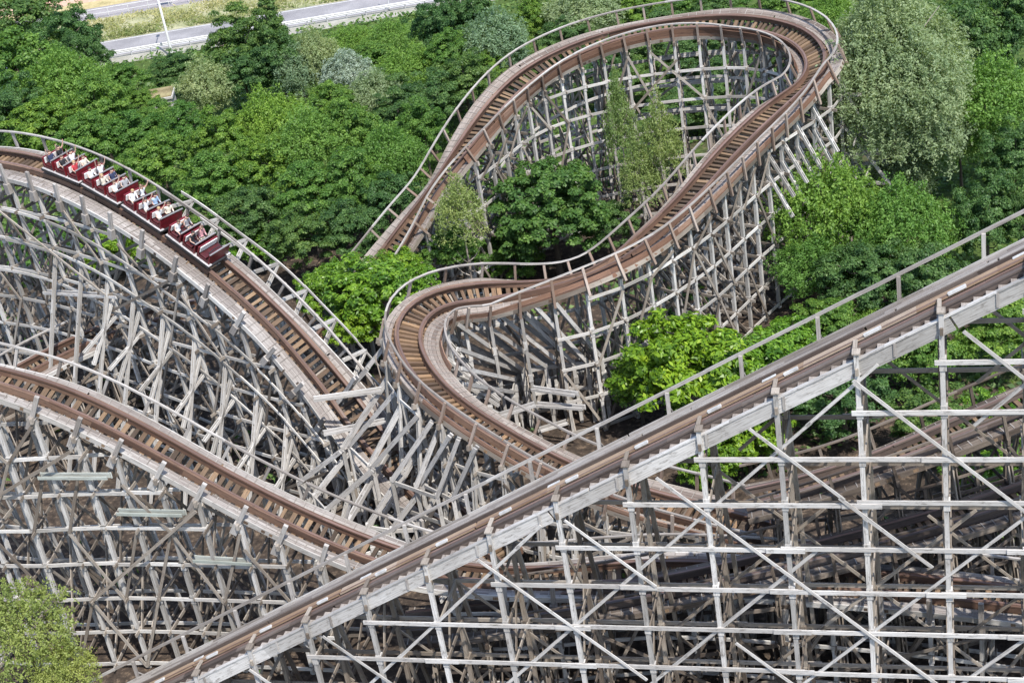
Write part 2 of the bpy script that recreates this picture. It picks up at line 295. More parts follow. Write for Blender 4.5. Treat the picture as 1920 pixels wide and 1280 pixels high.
TREES = [
    ('dark', -42.0, 164.8, 5.5, 4.69, 3.55, 'dark green tree at the top left corner beside the pink field'),
    ('dark', -36.5, 157.5, 5.5, 3.26, 3.29, 'dark green tree whose right edge meets the pale roadside path'),
    ('broad', -39.9, 150.1, 5.5, 4.31, 3.78, 'green tree at the left edge, below the corner tree'),
    ('dark', -34.3, 152.9, 4.5, 2.31, 2.97, 'narrow dark tree bordering the left end of the grey road'),
    ('fine', -35.5, 145.8, 5.0, 3.94, 3.44, 'broad green tree left of the road, below the narrow dark tree'),
    ('dark', -39.2, 141.0, 5.0, 3.37, 2.91, 'dark tree on the left edge just above the end of the coaster handrail'),
    ('broad', -35.3, 136.7, 5.0, 3.26, 2.57, 'leafy tree behind the first post of the top left handrail'),
    ('broad', -31.0, 137.5, 5.5, 2.70, 2.72, 'lime tipped tree left of the small concrete hut'),
    ('broad', -31.4, 131.8, 5.0, 3.14, 2.23, 'green tree right behind the rear coaster car'),
    ('broad', -27.7, 132.8, 4.5, 2.61, 1.82, 'green tree in front of the small concrete hut'),
    ('broad', -22.8, 129.3, 5.0, 2.45, 2.38, 'bright green tree between the hut and the grey willow, in front'),
    ('broad', -24.5, 124.5, 5.0, 3.18, 2.30, 'green tree behind the second coaster car'),
    ('broad', -19.6, 124.6, 5.5, 2.74, 2.57, 'bright green tree below the small round grey willow'),
    ('fine', -15.6, 125.3, 6.0, 2.74, 2.79, 'tall lime green tree in the middle of the wood, below the dark spire tree'),
    ('broad', -19.9, 117.9, 5.0, 3.02, 2.27, 'green tree behind the third coaster car'),
    ('broad', -16.3, 118.9, 5.0, 3.03, 2.40, 'leafy green tree in the second row above the train'),
    ('fine', -12.3, 120.0, 6.0, 2.83, 2.74, 'yellow green tree in the wood below the silver willows'),
    ('dark', -16.9, 112.5, 4.5, 2.71, 1.91, 'shaded dark green tree beyond the front coaster car'),
    ('broad', -12.7, 113.0, 5.0, 2.89, 2.29, 'green tree in the centre of the left wood'),
    ('broad', -9.5, 120.8, 6.0, 2.52, 2.71, 'yellow green tree with a pointed top left of the far track'),
    ('broad', -9.2, 113.2, 5.5, 2.77, 2.51, 'large green tree close to the left limb of the far track'),
    ('dark', -13.2, 106.6, 4.5, 2.58, 1.82, 'dark tree at the lower edge of the left wood, above the lime shrubs'),
    ('dark', -9.9, 107.0, 4.5, 2.40, 1.97, 'dark green tree beside the low start of the far track'),
    ('fine', -6.5, 116.7, 5.0, 2.45, 2.64, 'bright green tree whose crown touches the far handrail'),
    ('dark', -6.7, 110.7, 4.5, 2.08, 1.95, 'shadowed green tree under the far handrail near the bottom of the climb'),
    ('broad', -4.1, 123.3, 4.5, 2.07, 2.39, 'green tree just left of the climbing far track'),
    ('dark', -18.9, 145.2, 6.5, 3.46, 3.04, 'dark broad tree standing right of the lamp post beside the road'),
    ('conifer', -15.9, 143.3, 7.5, 1.61, 4.53, 'dark spire shaped tree rising in front of the grey road'),
    ('dark', -15.9, 141.0, 5.5, 2.81, 2.63, 'dark green tree at the foot of the spire shaped tree'),
    ('dark', -19.0, 141.2, 5.0, 2.82, 2.15, 'dark tree between the round grey willow and the spire tree'),
    ('willow', -22.1, 139.4, 5.0, 2.14, 2.60, 'small round grey willow right of the concrete hut'),
    ('willow', -12.5, 139.9, 6.0, 1.94, 2.31, 'slim grey green willow between the spire tree and the pale willow'),
    ('palewillow', -9.9, 137.0, 5.0, 2.09, 1.96, 'pale silver willow, the whitest crown of the left wood'),
    ('willow', -7.7, 130.6, 5.0, 1.96, 2.07, 'grey green willow right beside the pale silver one'),
    ('broad', -31.1, 151.5, 3.0, 2.34, 1.44, 'low green bush tree along the roadside left of the hut'),
    ('dark', -26.1, 151.9, 3.0, 2.53, 1.52, 'low dark bush tree under the lamp post'),
    ('broad', -7.7, 144.2, 3.0, 2.77, 1.66, 'green tree just in front of the road right of the pale willow'),
    ('fine', -4.6, 137.7, 4.2, 2.83, 1.97, 'green tree with a flat top left of the far turn'),
    ('dark', -1.8, 142.9, 6.0, 2.44, 2.69, 'dark tree cutting off the right end of the visible road'),
    ('dark', 1.1, 144.3, 6.0, 2.28, 2.48, 'dark tree at the top edge, right of the tree that ends the road'),
    ('willow', 2.9, 137.3, 5.5, 2.50, 2.68, 'grey willow left of the top of the far climb'),
    ('dark', -3.5, 128.8, 4.5, 2.80, 2.16, 'dark green tree between the flat topped tree and the far track'),
    ('dark', -0.3, 132.2, 4.5, 2.42, 2.27, 'dark tree left of the far track, under the grey willow'),
    ('dark', -5.9, 126.4, 4.5, 2.54, 1.93, 'dark tree with a shadowed gap on its right, left of the far track'),
    ('broad', 6.5, 143.8, 4.5, 1.99, 2.02, 'small green tree behind the first posts of the far turn'),
    ('willow', 10.8, 141.1, 5.5, 3.17, 1.90, 'grey willow behind the far turn at the top edge'),
    ('broad', 15.2, 141.3, 5.0, 2.58, 1.67, 'green tree behind the far turn, right of the grey willow there'),
    ('broad', 19.9, 143.3, 4.5, 3.10, 1.90, 'bright green tree behind the middle of the far turn'),
    ('broad', 24.2, 141.4, 4.5, 2.84, 1.76, 'green tree behind the far turn, second from its right end'),
    ('broad', 27.7, 137.0, 5.0, 2.77, 1.86, 'green tree behind the right end of the far turn'),
    ('dark', 13.7, 130.0, 2.8, 2.63, 1.58, 'dark bush inside the far turn behind its timber bents'),
    ('dark', 20.9, 126.5, 2.8, 2.80, 1.68, 'dark bush inside the far turn under its right side'),
    ('birch', 9.6, 106.6, 8.5, 1.23, 4.45, 'feathery yellow green birch inside the loop of the far turn'),
    ('birch', 11.9, 104.4, 8.0, 1.43, 4.14, 'shorter yellowish birch beside the tall one inside the far loop'),
    ('birch', 10.3, 104.3, 6.0, 1.44, 2.73, 'shortest of the three birches inside the loop, at their foot'),
    ('maple', 4.0, 103.0, 5.2, 4.05, 3.33, 'dark round maple standing inside the coaster loop'),
    ('dark', 7.7, 104.1, 3.0, 1.99, 1.59, 'dark green bush hugging the right side of the round maple'),
    ('birch', -1.9, 98.1, 8.5, 1.55, 2.86, 'yellow green birch half hiding the lower end of the far climb'),
    ('broad', -2.9, 100.3, 5.0, 2.16, 1.29, 'low yellow green bush above the left bend of the handrail'),
    ('broad', 0.6, 103.6, 2.2, 2.52, 1.51, 'low green bush between maple and the middle handrail'),
    ('lime', -8.2, 94.2, 6.0, 2.90, 1.78, 'lime green big leaved shrub left of the sharp track bend'),
    ('lime', -10.9, 97.1, 5.0, 1.87, 1.65, 'lime green shrub touching the outriggers of the train track'),
    ('lime', -5.8, 96.0, 5.2, 1.68, 1.02, 'small lime shrub behind the handrail of the sharp bend'),
    ('lime', -9.3, 93.1, 4.5, 1.71, 1.25, 'lower lime shrub tucked against the sharp track bend'),
    ('lime', -17.3, 111.9, 2.5, 1.94, 1.16, 'lime shrub peeping over the handrail below the front coaster car'),
    ('bigwillow', 27.1, 102.9, 10.0, 4.81, 6.98, 'large silvery willow, the tallest tree, right of the far turn'),
    ('willow', 29.5, 103.8, 6.0, 2.76, 2.79, 'drooping lower bough crown on the right flank of the large willow'),
    ('fine', 20.4, 95.7, 5.5, 3.40, 3.65, 'fine leaved green tree at the right edge of the timber trestle'),
    ('willow', 27.5, 102.8, 3.5, 2.20, 1.87, 'grey green willow bush under the large willow'),
    ('fine', 24.6, 92.3, 5.0, 2.94, 2.92, 'round fine leaved green tree below the large willow'),
    ('fine', 19.0, 92.3, 3.5, 2.33, 1.83, 'green tree beside the bare brown soil patch'),
    ('dark', 21.3, 88.9, 4.0, 2.76, 2.06, 'dark green tree between the soil patch and the lift handrail'),
    ('dark', 24.3, 87.8, 4.0, 2.42, 2.11, 'dark tree just behind the upper lift handrail'),
    ('dark', 34.3, 112.4, 8.0, 3.15, 3.58, 'tall dark tree right behind the large willow'),
    ('dark', 38.8, 114.8, 8.0, 2.83, 3.29, 'dark tree in the top right corner'),
    ('fine', 34.2, 104.5, 7.0, 3.28, 3.07, 'bright green tree on the right edge below the corner tree'),
    ('fine', 32.3, 105.4, 4.5, 2.18, 2.21, 'green tree peeping out right of the large willow'),
    ('dark', 33.9, 98.9, 5.5, 2.33, 2.19, 'dark tree on the right edge at the middle of its wood'),
    ('dark', 29.9, 92.5, 5.0, 2.20, 2.45, 'dark tree on the right with a black shadow hollow to its left'),
    ('dark', 31.9, 91.7, 5.0, 1.52, 2.38, 'dark tree cut by the right edge just above the lift handrail'),
    ('broad', 18.7, 85.9, 3.0, 2.37, 1.53, 'dark green bush directly above the lift rail'),
    ('lime', 15.6, 84.1, 3.2, 1.92, 1.40, 'lime bush right of the big lime shrub'),
    ('lime', 9.0, 80.4, 5.0, 3.47, 2.53, 'big lime green shrub in front of the timber trestle, above the lift'),
    ('lime', 6.7, 83.5, 2.8, 1.89, 1.38, 'left lobe lime shrub crowding the big one near the trestle foot'),
    ('lime', 12.6, 80.1, 4.5, 2.72, 1.70, 'lime shrub forming the right lobe of the big one above the lift rail'),
    ('lime', 11.6, 76.6, 3.0, 2.45, 2.36, 'lime shrub seen through the lift bays under the track'),
    ('lime', 9.2, 74.9, 2.5, 1.56, 1.68, 'lime shrub low behind the lift posts left of centre'),
    ('dark', 17.2, 78.1, 3.0, 2.51, 2.06, 'dark bush seen behind the lift bays under the stair fascia'),
    ('broad', 22.2, 81.2, 3.0, 2.75, 2.27, 'green bush behind the fourth lift bay from the right edge'),
    ('broad', 27.0, 82.0, 3.0, 2.49, 2.02, 'grass green bush behind the right most lift bay'),
    ('dark', 21.2, 74.7, 2.6, 2.31, 1.54, 'dark bush low behind the right lift bays'),
    ('lime', 22.4, 70.0, 2.4, 2.09, 1.25, 'bright bush under the shaded track at the right edge'),
    ('lime', 24.5, 74.5, 2.4, 1.75, 1.17, 'green bush above the shaded track at the right edge'),
    ('pale', -24.6, 64.4, 6.5, 2.39, 2.57, 'pale lime tree in the bottom left corner in front of the trestle'),
    ('pale', -22.8, 62.8, 5.0, 1.64, 1.55, 'second pale lime tree at the bottom edge beside the corner one'),
    ('broad', -34.2, 118.1, 2.5, 2.91, 1.83, 'green bush seen through the trestle below the rear coaster car'),
    ('lime', -28.4, 115.9, 2.0, 2.43, 1.46, 'small green bush under the middle of the train'),
    ('willow', -14.0, 139.4, 5.0, 1.94, 2.31, 'grey green willow between spire tree and silver willow, lower down'),
    ('broad', -11.0, 129.8, 5.0, 2.52, 1.99, 'green tree directly below the pale silver willow'),
    ('dark', -6.8, 131.6, 4.5, 2.54, 1.92, 'dark tree between the silver willow and the climbing track'),
    ('fine', -10.0, 152.3, 2.6, 2.31, 1.39, 'low bright bush row tree touching the road right of the spire tree'),
    ('fine', -6.2, 150.7, 2.8, 2.48, 1.49, 'low feathery tree at the road edge left of where the road vanishes'),
    ('broad', -1.1, 137.0, 5.0, 2.54, 2.09, 'green tree under the dark tree that ends the road'),
    ('broad', 1.4, 135.3, 4.0, 2.02, 1.66, 'green tree just below the grey willow by the far climb'),
    ('broad', -25.6, 135.2, 4.5, 2.28, 1.46, 'small green tree half covering the concrete hut'),
    ('broad', -28.8, 144.0, 3.2, 1.65, 1.14, 'green bush touching the left corner of the concrete hut'),
    ('dark', 10.8, 132.8, 3.0, 2.45, 1.48, 'dark bush inside the far turn near its left limb'),
    ('dark', 18.5, 134.7, 2.6, 2.72, 1.63, 'dark rounded bush inside the far turn below the middle of the arc'),
    ('dark', 18.2, 123.5, 2.6, 2.44, 1.47, 'low dark bush deep inside the far turn'),
    ('dark', 25.4, 133.2, 2.6, 2.17, 1.36, 'dark bush beyond the right side of the far turn'),
    ('dark', 8.7, 138.3, 4.5, 2.29, 1.66, 'dark tree just outside the left shoulder of the far turn'),
    ('dark', 16.8, 139.1, 4.0, 2.55, 1.53, 'dark tree outside the top of the far turn behind its handrail'),
    ('dark', 21.8, 138.6, 4.0, 2.55, 1.53, 'dark tree outside the far turn behind its brown outer rail'),
    ('fine', 29.9, 131.2, 5.0, 2.23, 1.85, 'bright tree left of the large willow at the top edge'),
    ('lime', -6.5, 97.7, 5.6, 1.56, 0.94, 'small lime shrub over the low end of the climbing track'),
    ('dark', 14.2, 136.4, 3.0, 2.74, 1.64, 'dark bush between the trestle legs of the far turn, upper middle'),
    ('dark', 15.7, 123.5, 2.4, 2.52, 1.51, 'dark low bush at the back of the far loop behind the birches'),
]


def path(pts, step=.1, sigma=1.3):
    P = np.array(pts, float)
    Q = np.vstack([2 * P[0] - P[1], P, 2 * P[-1] - P[-2]]); out = []
    for i in range(1, len(Q) - 2):
        p0, p1, p2, p3 = Q[i - 1], Q[i], Q[i + 1], Q[i + 2]
        t0 = 0; t1 = np.linalg.norm(p1 - p0) ** .5; t2 = t1 + np.linalg.norm(p2 - p1) ** .5; t3 = t2 + np.linalg.norm(p3 - p2) ** .5
        for t in np.linspace(t1, t2, 60, endpoint=False):
            A1 = (t1 - t) / (t1 - t0) * p0 + (t - t0) / (t1 - t0) * p1
            A2 = (t2 - t) / (t2 - t1) * p1 + (t - t1) / (t2 - t1) * p2
            A3 = (t3 - t) / (t3 - t2) * p2 + (t - t2) / (t3 - t2) * p3
            B1 = (t2 - t) / (t2 - t0) * A1 + (t - t0) / (t2 - t0) * A2
            B2 = (t3 - t) / (t3 - t1) * A2 + (t - t1) / (t3 - t1) * A3
            out.append((t2 - t) / (t2 - t1) * B1 + (t - t1) / (t2 - t1) * B2)
    out.append(P[-1]); out = np.array(out)
    def resample(c):
        s = np.r_[0, np.cumsum(np.linalg.norm(np.diff(c, axis=0), axis=1))]
        n = int(s[-1] / step); q = np.linspace(0, s[-1], n + 1)
        return np.stack([np.interp(q, s, c[:, k]) for k in range(3)], 1)
    def smooth(c, sg):
        k = int(3 * sg / step); x = np.arange(-k, k + 1) * step; g = np.exp(-x * x / 2 / sg / sg); g /= g.sum()
        a = np.vstack([2 * c[0] - c[k:0:-1], c, 2 * c[-1] - c[-2:-k - 2:-1]])
        return np.stack([np.convolve(a[:, j], g, 'valid') for j in range(c.shape[1])], 1)
    c = resample(out); c = smooth(c, sigma); c = resample(c)
    t = np.gradient(c, axis=0); t /= np.linalg.norm(t, axis=1)[:, None]
    hd = np.unwrap(np.arctan2(t[:, 1], t[:, 0])); kap = np.gradient(hd) / step
    kap = smooth(kap[:, None], 2.0)[:, 0]
    return c, t, kap

class Track:
    def __init__(s, pts, maxbank=22, gain=4.2, sigma=1.3):
        s.c, s.t, k = path(pts, .1, sigma); s.n = len(s.c); s.L = (s.n - 1) * .1
        h = s.t[:, :2] / np.linalg.norm(s.t[:, :2], axis=1)[:, None]
        s.lat = np.stack([h[:, 1], -h[:, 0], 0 * h[:, 0]], 1)            # to the right of travel
        b = np.clip(k * gain, -math.radians(maxbank), math.radians(maxbank))    # left turn (k>0): right side up
        s.bank = b
        u0 = np.cross(s.lat, s.t)
        s.lb = s.lat * np.cos(b)[:, None] + u0 * np.sin(b)[:, None]
        s.ub = np.cross(s.lb, s.t)
    def i(s, d): return max(0, min(s.n - 1, int(round(d / .1))))
    def p(s, d, off, h=0.):
        k = s.i(d); return s.c[k] + s.lb[k] * off + s.ub[k] * h

GROUND = 0.0
def sweep_board(tr, o0, o1, h0, h1, s0=0, s1=None, step=.6, r=None, mb=None, boards=0):
    """a long member following the track between offsets o0..o1 and heights h0..h1; boards>0 breaks it into lengths"""
    mb = mb or MB(); s1 = tr.L if s1 is None else s1
    segs = [(s0, s1)]
    if boards:
        segs = []; a = s0
        while a < s1 - .3:
            b = min(s1, a + boards * random.uniform(.8, 1.2)); segs.append((a, b - .012)); a = b
    for a, b in segs:
        n = max(2, int((b - a) / step) + 1); j = random.uniform(-.008, .008) if boards else 0
        rings = []
        for q in np.linspace(a, b, n):
            rings.append([tr.p(q, o0, h0 + j), tr.p(q, o1, h0 + j), tr.p(q, o1, h1 + j), tr.p(q, o0, h1 + j)])
        mb.sweep(rings, r)
    return mb

def post_mesh(a, b, levels, w_=.25, mb=None, d=(1, 0, 0)):
    """a vertical timber post of spliced lengths with bolted blocks where the ledgers meet it"""
    mb = mb or MB(); a = np.asarray(a, float); b = np.asarray(b, float)
    d = np.asarray(d, float)
    mb.box(a, b, w_, w_ * .85, d)
    H = b[2] - a[2]
    for z in levels:
        if a[2] + .3 < z < b[2] - .2:
            q = a + (b - a) * (z - a[2]) / H
            mb.box(q - Z * random.uniform(.28, .42) + d * .02, q + Z * random.uniform(.02, .2) + d * .02, w_ * 1.32, w_ * 1.2, d)
    return mb

def coaster(tr, root, O, spacing=2.0, half=1.45, lev=2.08, fat=1.0, walkL=True, walkR=True, railL=True, railR=True, stubL=False, stubR=False,
            wL=.75, wR=.75, batterL=None, batterR=None, deck='deck', hand='hand', s0=0., s1=None, phase=.0, side_board=True, timber_mats=('post', 'ledger', 'brace'), dense=False, side='ledger', tiemat='darktie', railmat='rail', low=(), wall=(), skip=None, postmat=None,
            tie_gap=.42, tie_s=None, fan=None, xr=.75, xlong=True, cut=None):
    s1 = tr.L if s1 is None else s1
    PM, LM, BM = (M[k] for k in timber_mats)
    G = .66
    # running rails: laminated timber stack, overhanging top plank and a steel strip
    for sg in (-1, 1):
        mb = sweep_board(tr, sg * (G - .09), sg * (G + .09), .0, .30, s0, s1, boards=5)
        sweep_board(tr, sg * (G - .14), sg * (G + .10), .30, .37, s0, s1, mb=mb, boards=4.2)
        rail = mb.build('rail', M[railmat], root, O)
        sweep_board(tr, sg * (G - .125), sg * (G - .01), .372, .385, s0, s1, boards=7).build('running_strip', M['strip'], rail, O)
    # ties
    n = int((s1 - s0) / tie_gap); ss = s0 + (np.arange(n) + .5) * tie_gap
    oL = -(G + .2 + wL) if walkL else -1.15; oR = (G + .2 + wR) if walkR else 1.15
    keep = ss if n <= 100 else (ss if tie_s is None else np.array([q for q in ss if tie_s[0] < q < tie_s[1]]))[:100]
    rest = MB(); kset = set(np.round(keep, 3))
    for q in ss:
        j = random.uniform(-.05, .05); z0 = random.uniform(-.012, .012)
        one = np.round(q, 3) in kset
        mb = MB() if one else rest
        mb.box(tr.p(q + j, oL + random.uniform(-.08, .06), -.09 + z0), tr.p(q + j, oR + random.uniform(-.06, .08), -.09 + z0), random.uniform(.16, .26), .16, tr.ub[tr.i(q)])
        if one: mb.build('tie', M[tiemat], root, O)
    o = rest.build('tie', M['darktie'], root, O)
    if o: o['kind'] = 'stuff'
    # walkways
    for on, sg, ww in ((walkL, -1, wL), (walkR, 1, wR)):
        if not on: continue
        mb = MB(); a = G + .2; q = s0
        nb = max(2, int(round(ww / .19)))
        for k in range(nb):
            x0 = sg * (a + k * ww / nb + .008); x1 = sg * (a + (k + 1) * ww / nb - .008)
            sweep_board(tr, min(x0, x1), max(x0, x1), 0.0, .045, s0, s1, mb=mb, boards=3.2)
        w_ = mb.build('walkway', M[deck], root, O)
        # cleats across the planks
        mb = MB(); q = s0 + .3
        while q < s1:
            mb.box(tr.p(q, sg * (a + .03), .06), tr.p(q, sg * (a + ww - .03), .06), .04, .035, tr.ub[tr.i(q)], r=random.uniform(0, .5)); q += .52
        o = mb.build('cleat', M['hand'], w_, O)
        if o: o['kind'] = 'stuff'
        if side_board:
            sweep_board(tr, sg * (a + ww + .0), sg * (a + ww + .06), -.22, .05, s0, s1, boards=4).build('side_board', M[side], root, O)
    # bents
    nb = int((s1 - s0) / spacing); bs = s0 + phase + (np.arange(nb) + .5) * spacing
    if cut: bs = np.array([b for b in bs if not any(a < b < c for a, c in cut)])
    levels = [.35 + lev * k for k in range(16)]
    tops = []
    for bi, q in enumerate(bs):
        k = tr.i(q); lat = tr.lat[k]; fwd = np.cross(Z, lat)
        mb = MB(); rec = {}; legs = []
        ends = {}
        for sg in (-1, 1):
            hh = half if not isinstance(half, tuple) else half[0 if sg < 0 else 1]
            t = tr.p(q, sg * hh, -.2); ends[sg] = t
            rec[sg] = t
        mb.box(ends[-1] - Z * .12 - (ends[1] - ends[-1]) * .12, ends[1] - Z * .12 + (ends[1] - ends[-1]) * .12, .15, .28, Z)       # cap beam
        zt = min(ends[-1][2], ends[1][2])
        base = {sg: np.array([ends[sg][0], ends[sg][1], GROUND - .1]) for sg in (-1, 1)}
        lv = [z for z in levels if z < zt - .6]
        for z in lv:
            A = np.array([ends[-1][0], ends[-1][1], z]); B = np.array([ends[1][0], ends[1][1], z]); e = (B - A) * .06
            e = e * random.uniform(1, 3.6); mb.box(A - e + fwd * .14, B + e + fwd * .14, .06, .18, Z)
        zz = [GROUND + .1] + (lv if bi % 2 and dense else lv[1::2]) + [zt - .3]
        for a, b in zip(zz[:-1], zz[1:]):
            if b - a < .8: continue
            A, B = (base[-1], base[1]) if random.random() < .5 else (base[1], base[-1])
            mb.box(np.array([A[0], A[1], a]) - fwd * .15, np.array([B[0], B[1], b]) - fwd * .14, .16, .055, fwd)
            if random.random() < xr:
                mb.box(np.array([B[0], B[1], a]) + fwd * .23, np.array([A[0], A[1], b]) + fwd * .2, .16, .055, fwd)
        if dense and zt > 5:                                        # a middle post and short struts crowding the bent
            c_ = (base[-1] + base[1]) / 2; mb.box(c_ + fwd * .05, np.array([c_[0], c_[1], zt - .4]) + fwd * .05, .14, .12, fwd)
            for z in lv:
                if random.random() < .7:
                    u_ = random.choice((-1, 1)); A = base[u_]; mb.box(np.array([A[0], A[1], z - 1.0]) + fwd * .08, np.array([c_[0], c_[1], z + .9]) + fwd * .08, .13, .05, fwd)
        # batter legs
        for sg, sp in ((-1, batterL), (1, batterR)):
            if sp is None: continue
            spv = sp(q, ends[sg][2]) if callable(sp) else sp * ends[sg][2]
            if spv <= .2: continue
            foot = base[sg] + lat * sg * spv
            top = ends[sg] + Z * .0
            legs.append((foot, top - Z * .2))
            for z in lv[::2] if spv > .8 else []:
                if z > top[2] - 1.2: continue
                f = (z - foot[2]) / (top[2] - foot[2])
                mb.box(np.array([base[sg][0], base[sg][1], z]) - fwd * .1, (foot + (top - foot) * f) * np.array([1, 1, 0]) + Z * z - fwd * .1 + lat * sg * .15, .05, .17, Z)
            hmid = top[2] * random.uniform(.45, .62)
            if top[2] > 5:
                mb.box(base[sg] + lat * sg * spv * .98, np.array([base[sg][0], base[sg][1], hmid]), .08, .15, fwd)
        if fan is not None:
            for (sg, h0, out, drop) in fan(q, zt):
                a = np.array([ends[sg][0], ends[sg][1], ends[sg][2] - h0]); b = a + lat * sg * out - Z * drop
                if b[2] < .1: b = a + (b - a) * ((a[2] - .1) / (a[2] - b[2]))
                legs.append((a, b))
        bent = mb.build('trestle_bent', BM, root, O)
        for sg in (-1, 1):
            post_mesh(base[sg], ends[sg] + Z * .05, lv, .205, None, fwd).build('post', PM, bent, O)
        for a, b in legs:
            m2 = MB(); m2.box(a + fwd * .08, b + fwd * .08, .16, .06, fwd); m2.box(a - fwd * .08, b - fwd * .08, .16, .06, fwd)
            for f in (.25, .5, .75): m2.box(a + (b - a) * (f - .03), a + (b - a) * (f + .03), .18, .1, fwd)
            m2.build('batter_leg', PM, bent, O)
        tops.append((q, ends, lv, fwd))
    # longitudinal ledgers at every level, and diagonals in the bays
    for sg in (-1, 1):
        for z in levels:
            mb = MB(); j = 0; jit = 0
            for x in range(len(tops) - 1):
                a, b = tops[x], tops[x + 1]
                if (skip and skip(a[0], sg)) or z > a[1][sg][2] - .5 or z > b[1][sg][2] - .5 or np.linalg.norm(a[1][sg] - b[1][sg]) > spacing * 2.4:
                    mb.build('ledger', LM, root, O); mb = MB(); continue
                A = np.array([*a[1][sg][:2], z]); B = np.array([*b[1][sg][:2], z])
                d = (B - A) / np.linalg.norm(B - A); sd_ = np.cross(d, Z) * .145 * sg
                if not mb.f or random.random() < .2: jit = random.uniform(-.05, .05)
                mb.box(A - d * .15 + sd_ + Z * jit, B + d * .15 + sd_ + Z * jit, .06, .185, Z)
            mb.build('ledger', LM, root, O)
    allb = []
    for x in range(len(tops) - 1):
        a, b = tops[x], tops[x + 1]
        if np.linalg.norm(a[1][1] - b[1][1]) > spacing * 2.4: continue
        for sg in (-1, 1):
            hz = min(a[1][sg][2], b[1][sg][2]); k0 = (x + (sg > 0)) % 2
            z = .2
            while z < hz - 1.0 and xlong and not (skip and skip(a[0], sg)):
                z2 = min(z + 2 * lev, hz - .3)
                if random.random() < (.5 if dense else .8):
                    A = np.array([*a[1][sg][:2], z if k0 else z2]); B = np.array([*b[1][sg][:2], z2 if k0 else z])
                    d = np.cross(B - A, Z); d = d / np.linalg.norm(d) * .24 * (1 if d @ tr.lat[tr.i(a[0])] * sg > 0 else -1)
                    allb.append((A + d, B + d, d))
                z += 2 * lev; k0 = 1 - k0 if random.random() < .8 else k0
    # a few long braces spanning several bays
    for x in range(0, len(tops) - 4, 3):
        for sg in (-1, 1):
            m = x + random.choice((2, 3, 4)); m = min(m, len(tops) - 1)
            A = tops[x][1][sg]; B = tops[m][1][sg]
            if np.linalg.norm(A - B) > spacing * 5 or random.random() < .35 or m - x < 2: continue
            mid = tops[(x + m) // 2][1][sg]; bow = np.linalg.norm((mid - (A + B) / 2)[:2])
            if bow > .5: continue
            hi = min(A[2], B[2]) - .4; lo = max(.3, hi - random.uniform(4, 8)); f = random.random() < .5
            lo = max(lo, hi - 1.1 * np.linalg.norm((A - B)[:2]))
            if hi - lo < 2 or (skip and skip(tops[x][0], sg)): continue
            A = np.array([A[0], A[1], hi if f else lo]); B = np.array([B[0], B[1], lo if f else hi]); d = np.cross(B - A, Z); d = d / np.linalg.norm(d)
            d = d * (.32 + bow) * (1 if d @ tr.lat[tr.i(tops[x][0])] * sg > 0 else -1)
            allb.append((A + d, B + d, d))
    allb.sort(key=lambda q: np.linalg.norm((q[0] + q[1]) / 2 - np.array([0, 0, 53.])))
    rest = MB()
    for k, (A, B, d) in enumerate(allb):
        mb = MB() if k < 100 else rest
        mb.box(A, B, .15, .055, d)
        if k < 100: mb.build('diagonal_brace', BM, root, O)
    o = rest.build('diagonal_brace', BM, root, O)
    if o: o['kind'] = 'stuff'
    # boarded guards beside the track: two wide rust-brown boards with a thin gap
    for sg, h0, h1, qa, qb in wall:
        off = sg * (G + .2 + (wL if sg < 0 else wR) + .03); hm = (h0 + h1) / 2
        mb = sweep_board(tr, off - .025, off + .025, h0, hm - .015, qa, qb, boards=4.5)
        sweep_board(tr, off - .025, off + .025, hm + .015, h1, qa, qb, mb=mb, boards=4.5); mb.build('guard_board', M['rust'], root, O)
    # bands that follow the curve below the deck
    for off, dz, qa, qb in low:
        mb = MB(); a = max(s0 + 1, qa); qb = min(qb, s1 - 1)
        while a < qb - .5:
            b = min(qb, a + random.uniform(3.2, 4.4)); q = np.linspace(a, b, 8); jz = random.uniform(-.08, .08)
            pts = [tr.c[tr.i(x)] + tr.lat[tr.i(x)] * off - Z * (dz - jz) for x in q]
            if min(v[2] for v in pts) > .3:
                mb.sweep([[v + tr.lat[tr.i(x)] * e + Z * h for e, h in ((-.03, -.09), (.03, -.09), (.03, .09), (-.03, .09))] for v, x in zip(pts, q)])
            a = b
        mb.build('band_board', LM, root, O)
    # handrails
    for on, stub, sg, walk, ww in ((railL, stubL, -1, walkL, wL), (railR, stubR, 1, walkR, wR)):
        if not (on or stub): continue
        off = sg * (G + .2 + ww + .11)
        if on: hr = sweep_board(tr, off - .055, off + .055, 1.05, 1.14, s0, s1, boards=5).build('handrail', M[hand], root, O)
        else: hr = root
        mats = M[postmat or hand]
        for q in bs:
            mb = MB(); fwd = tr.t[tr.i(q)]
            if on: mb.box(tr.p(q, off + sg * .06, -.55), tr.p(q, off + sg * .06, 1.09), .13, .14, fwd)
            else:
                a = tr.p(q, off + sg * .05, -.8); b = tr.p(q, off + sg * .05, .95 + random.uniform(-.1, .1))
                mb.box(a, b, .16, .22, fwd); mb.box(a - tr.ub[tr.i(q)] * .1, tr.p(q, off + sg * .05, -.25), .3, .36, fwd)
            mb.build('handrail_post' if on else 'stub_post', mats, hr, O)
    return tops

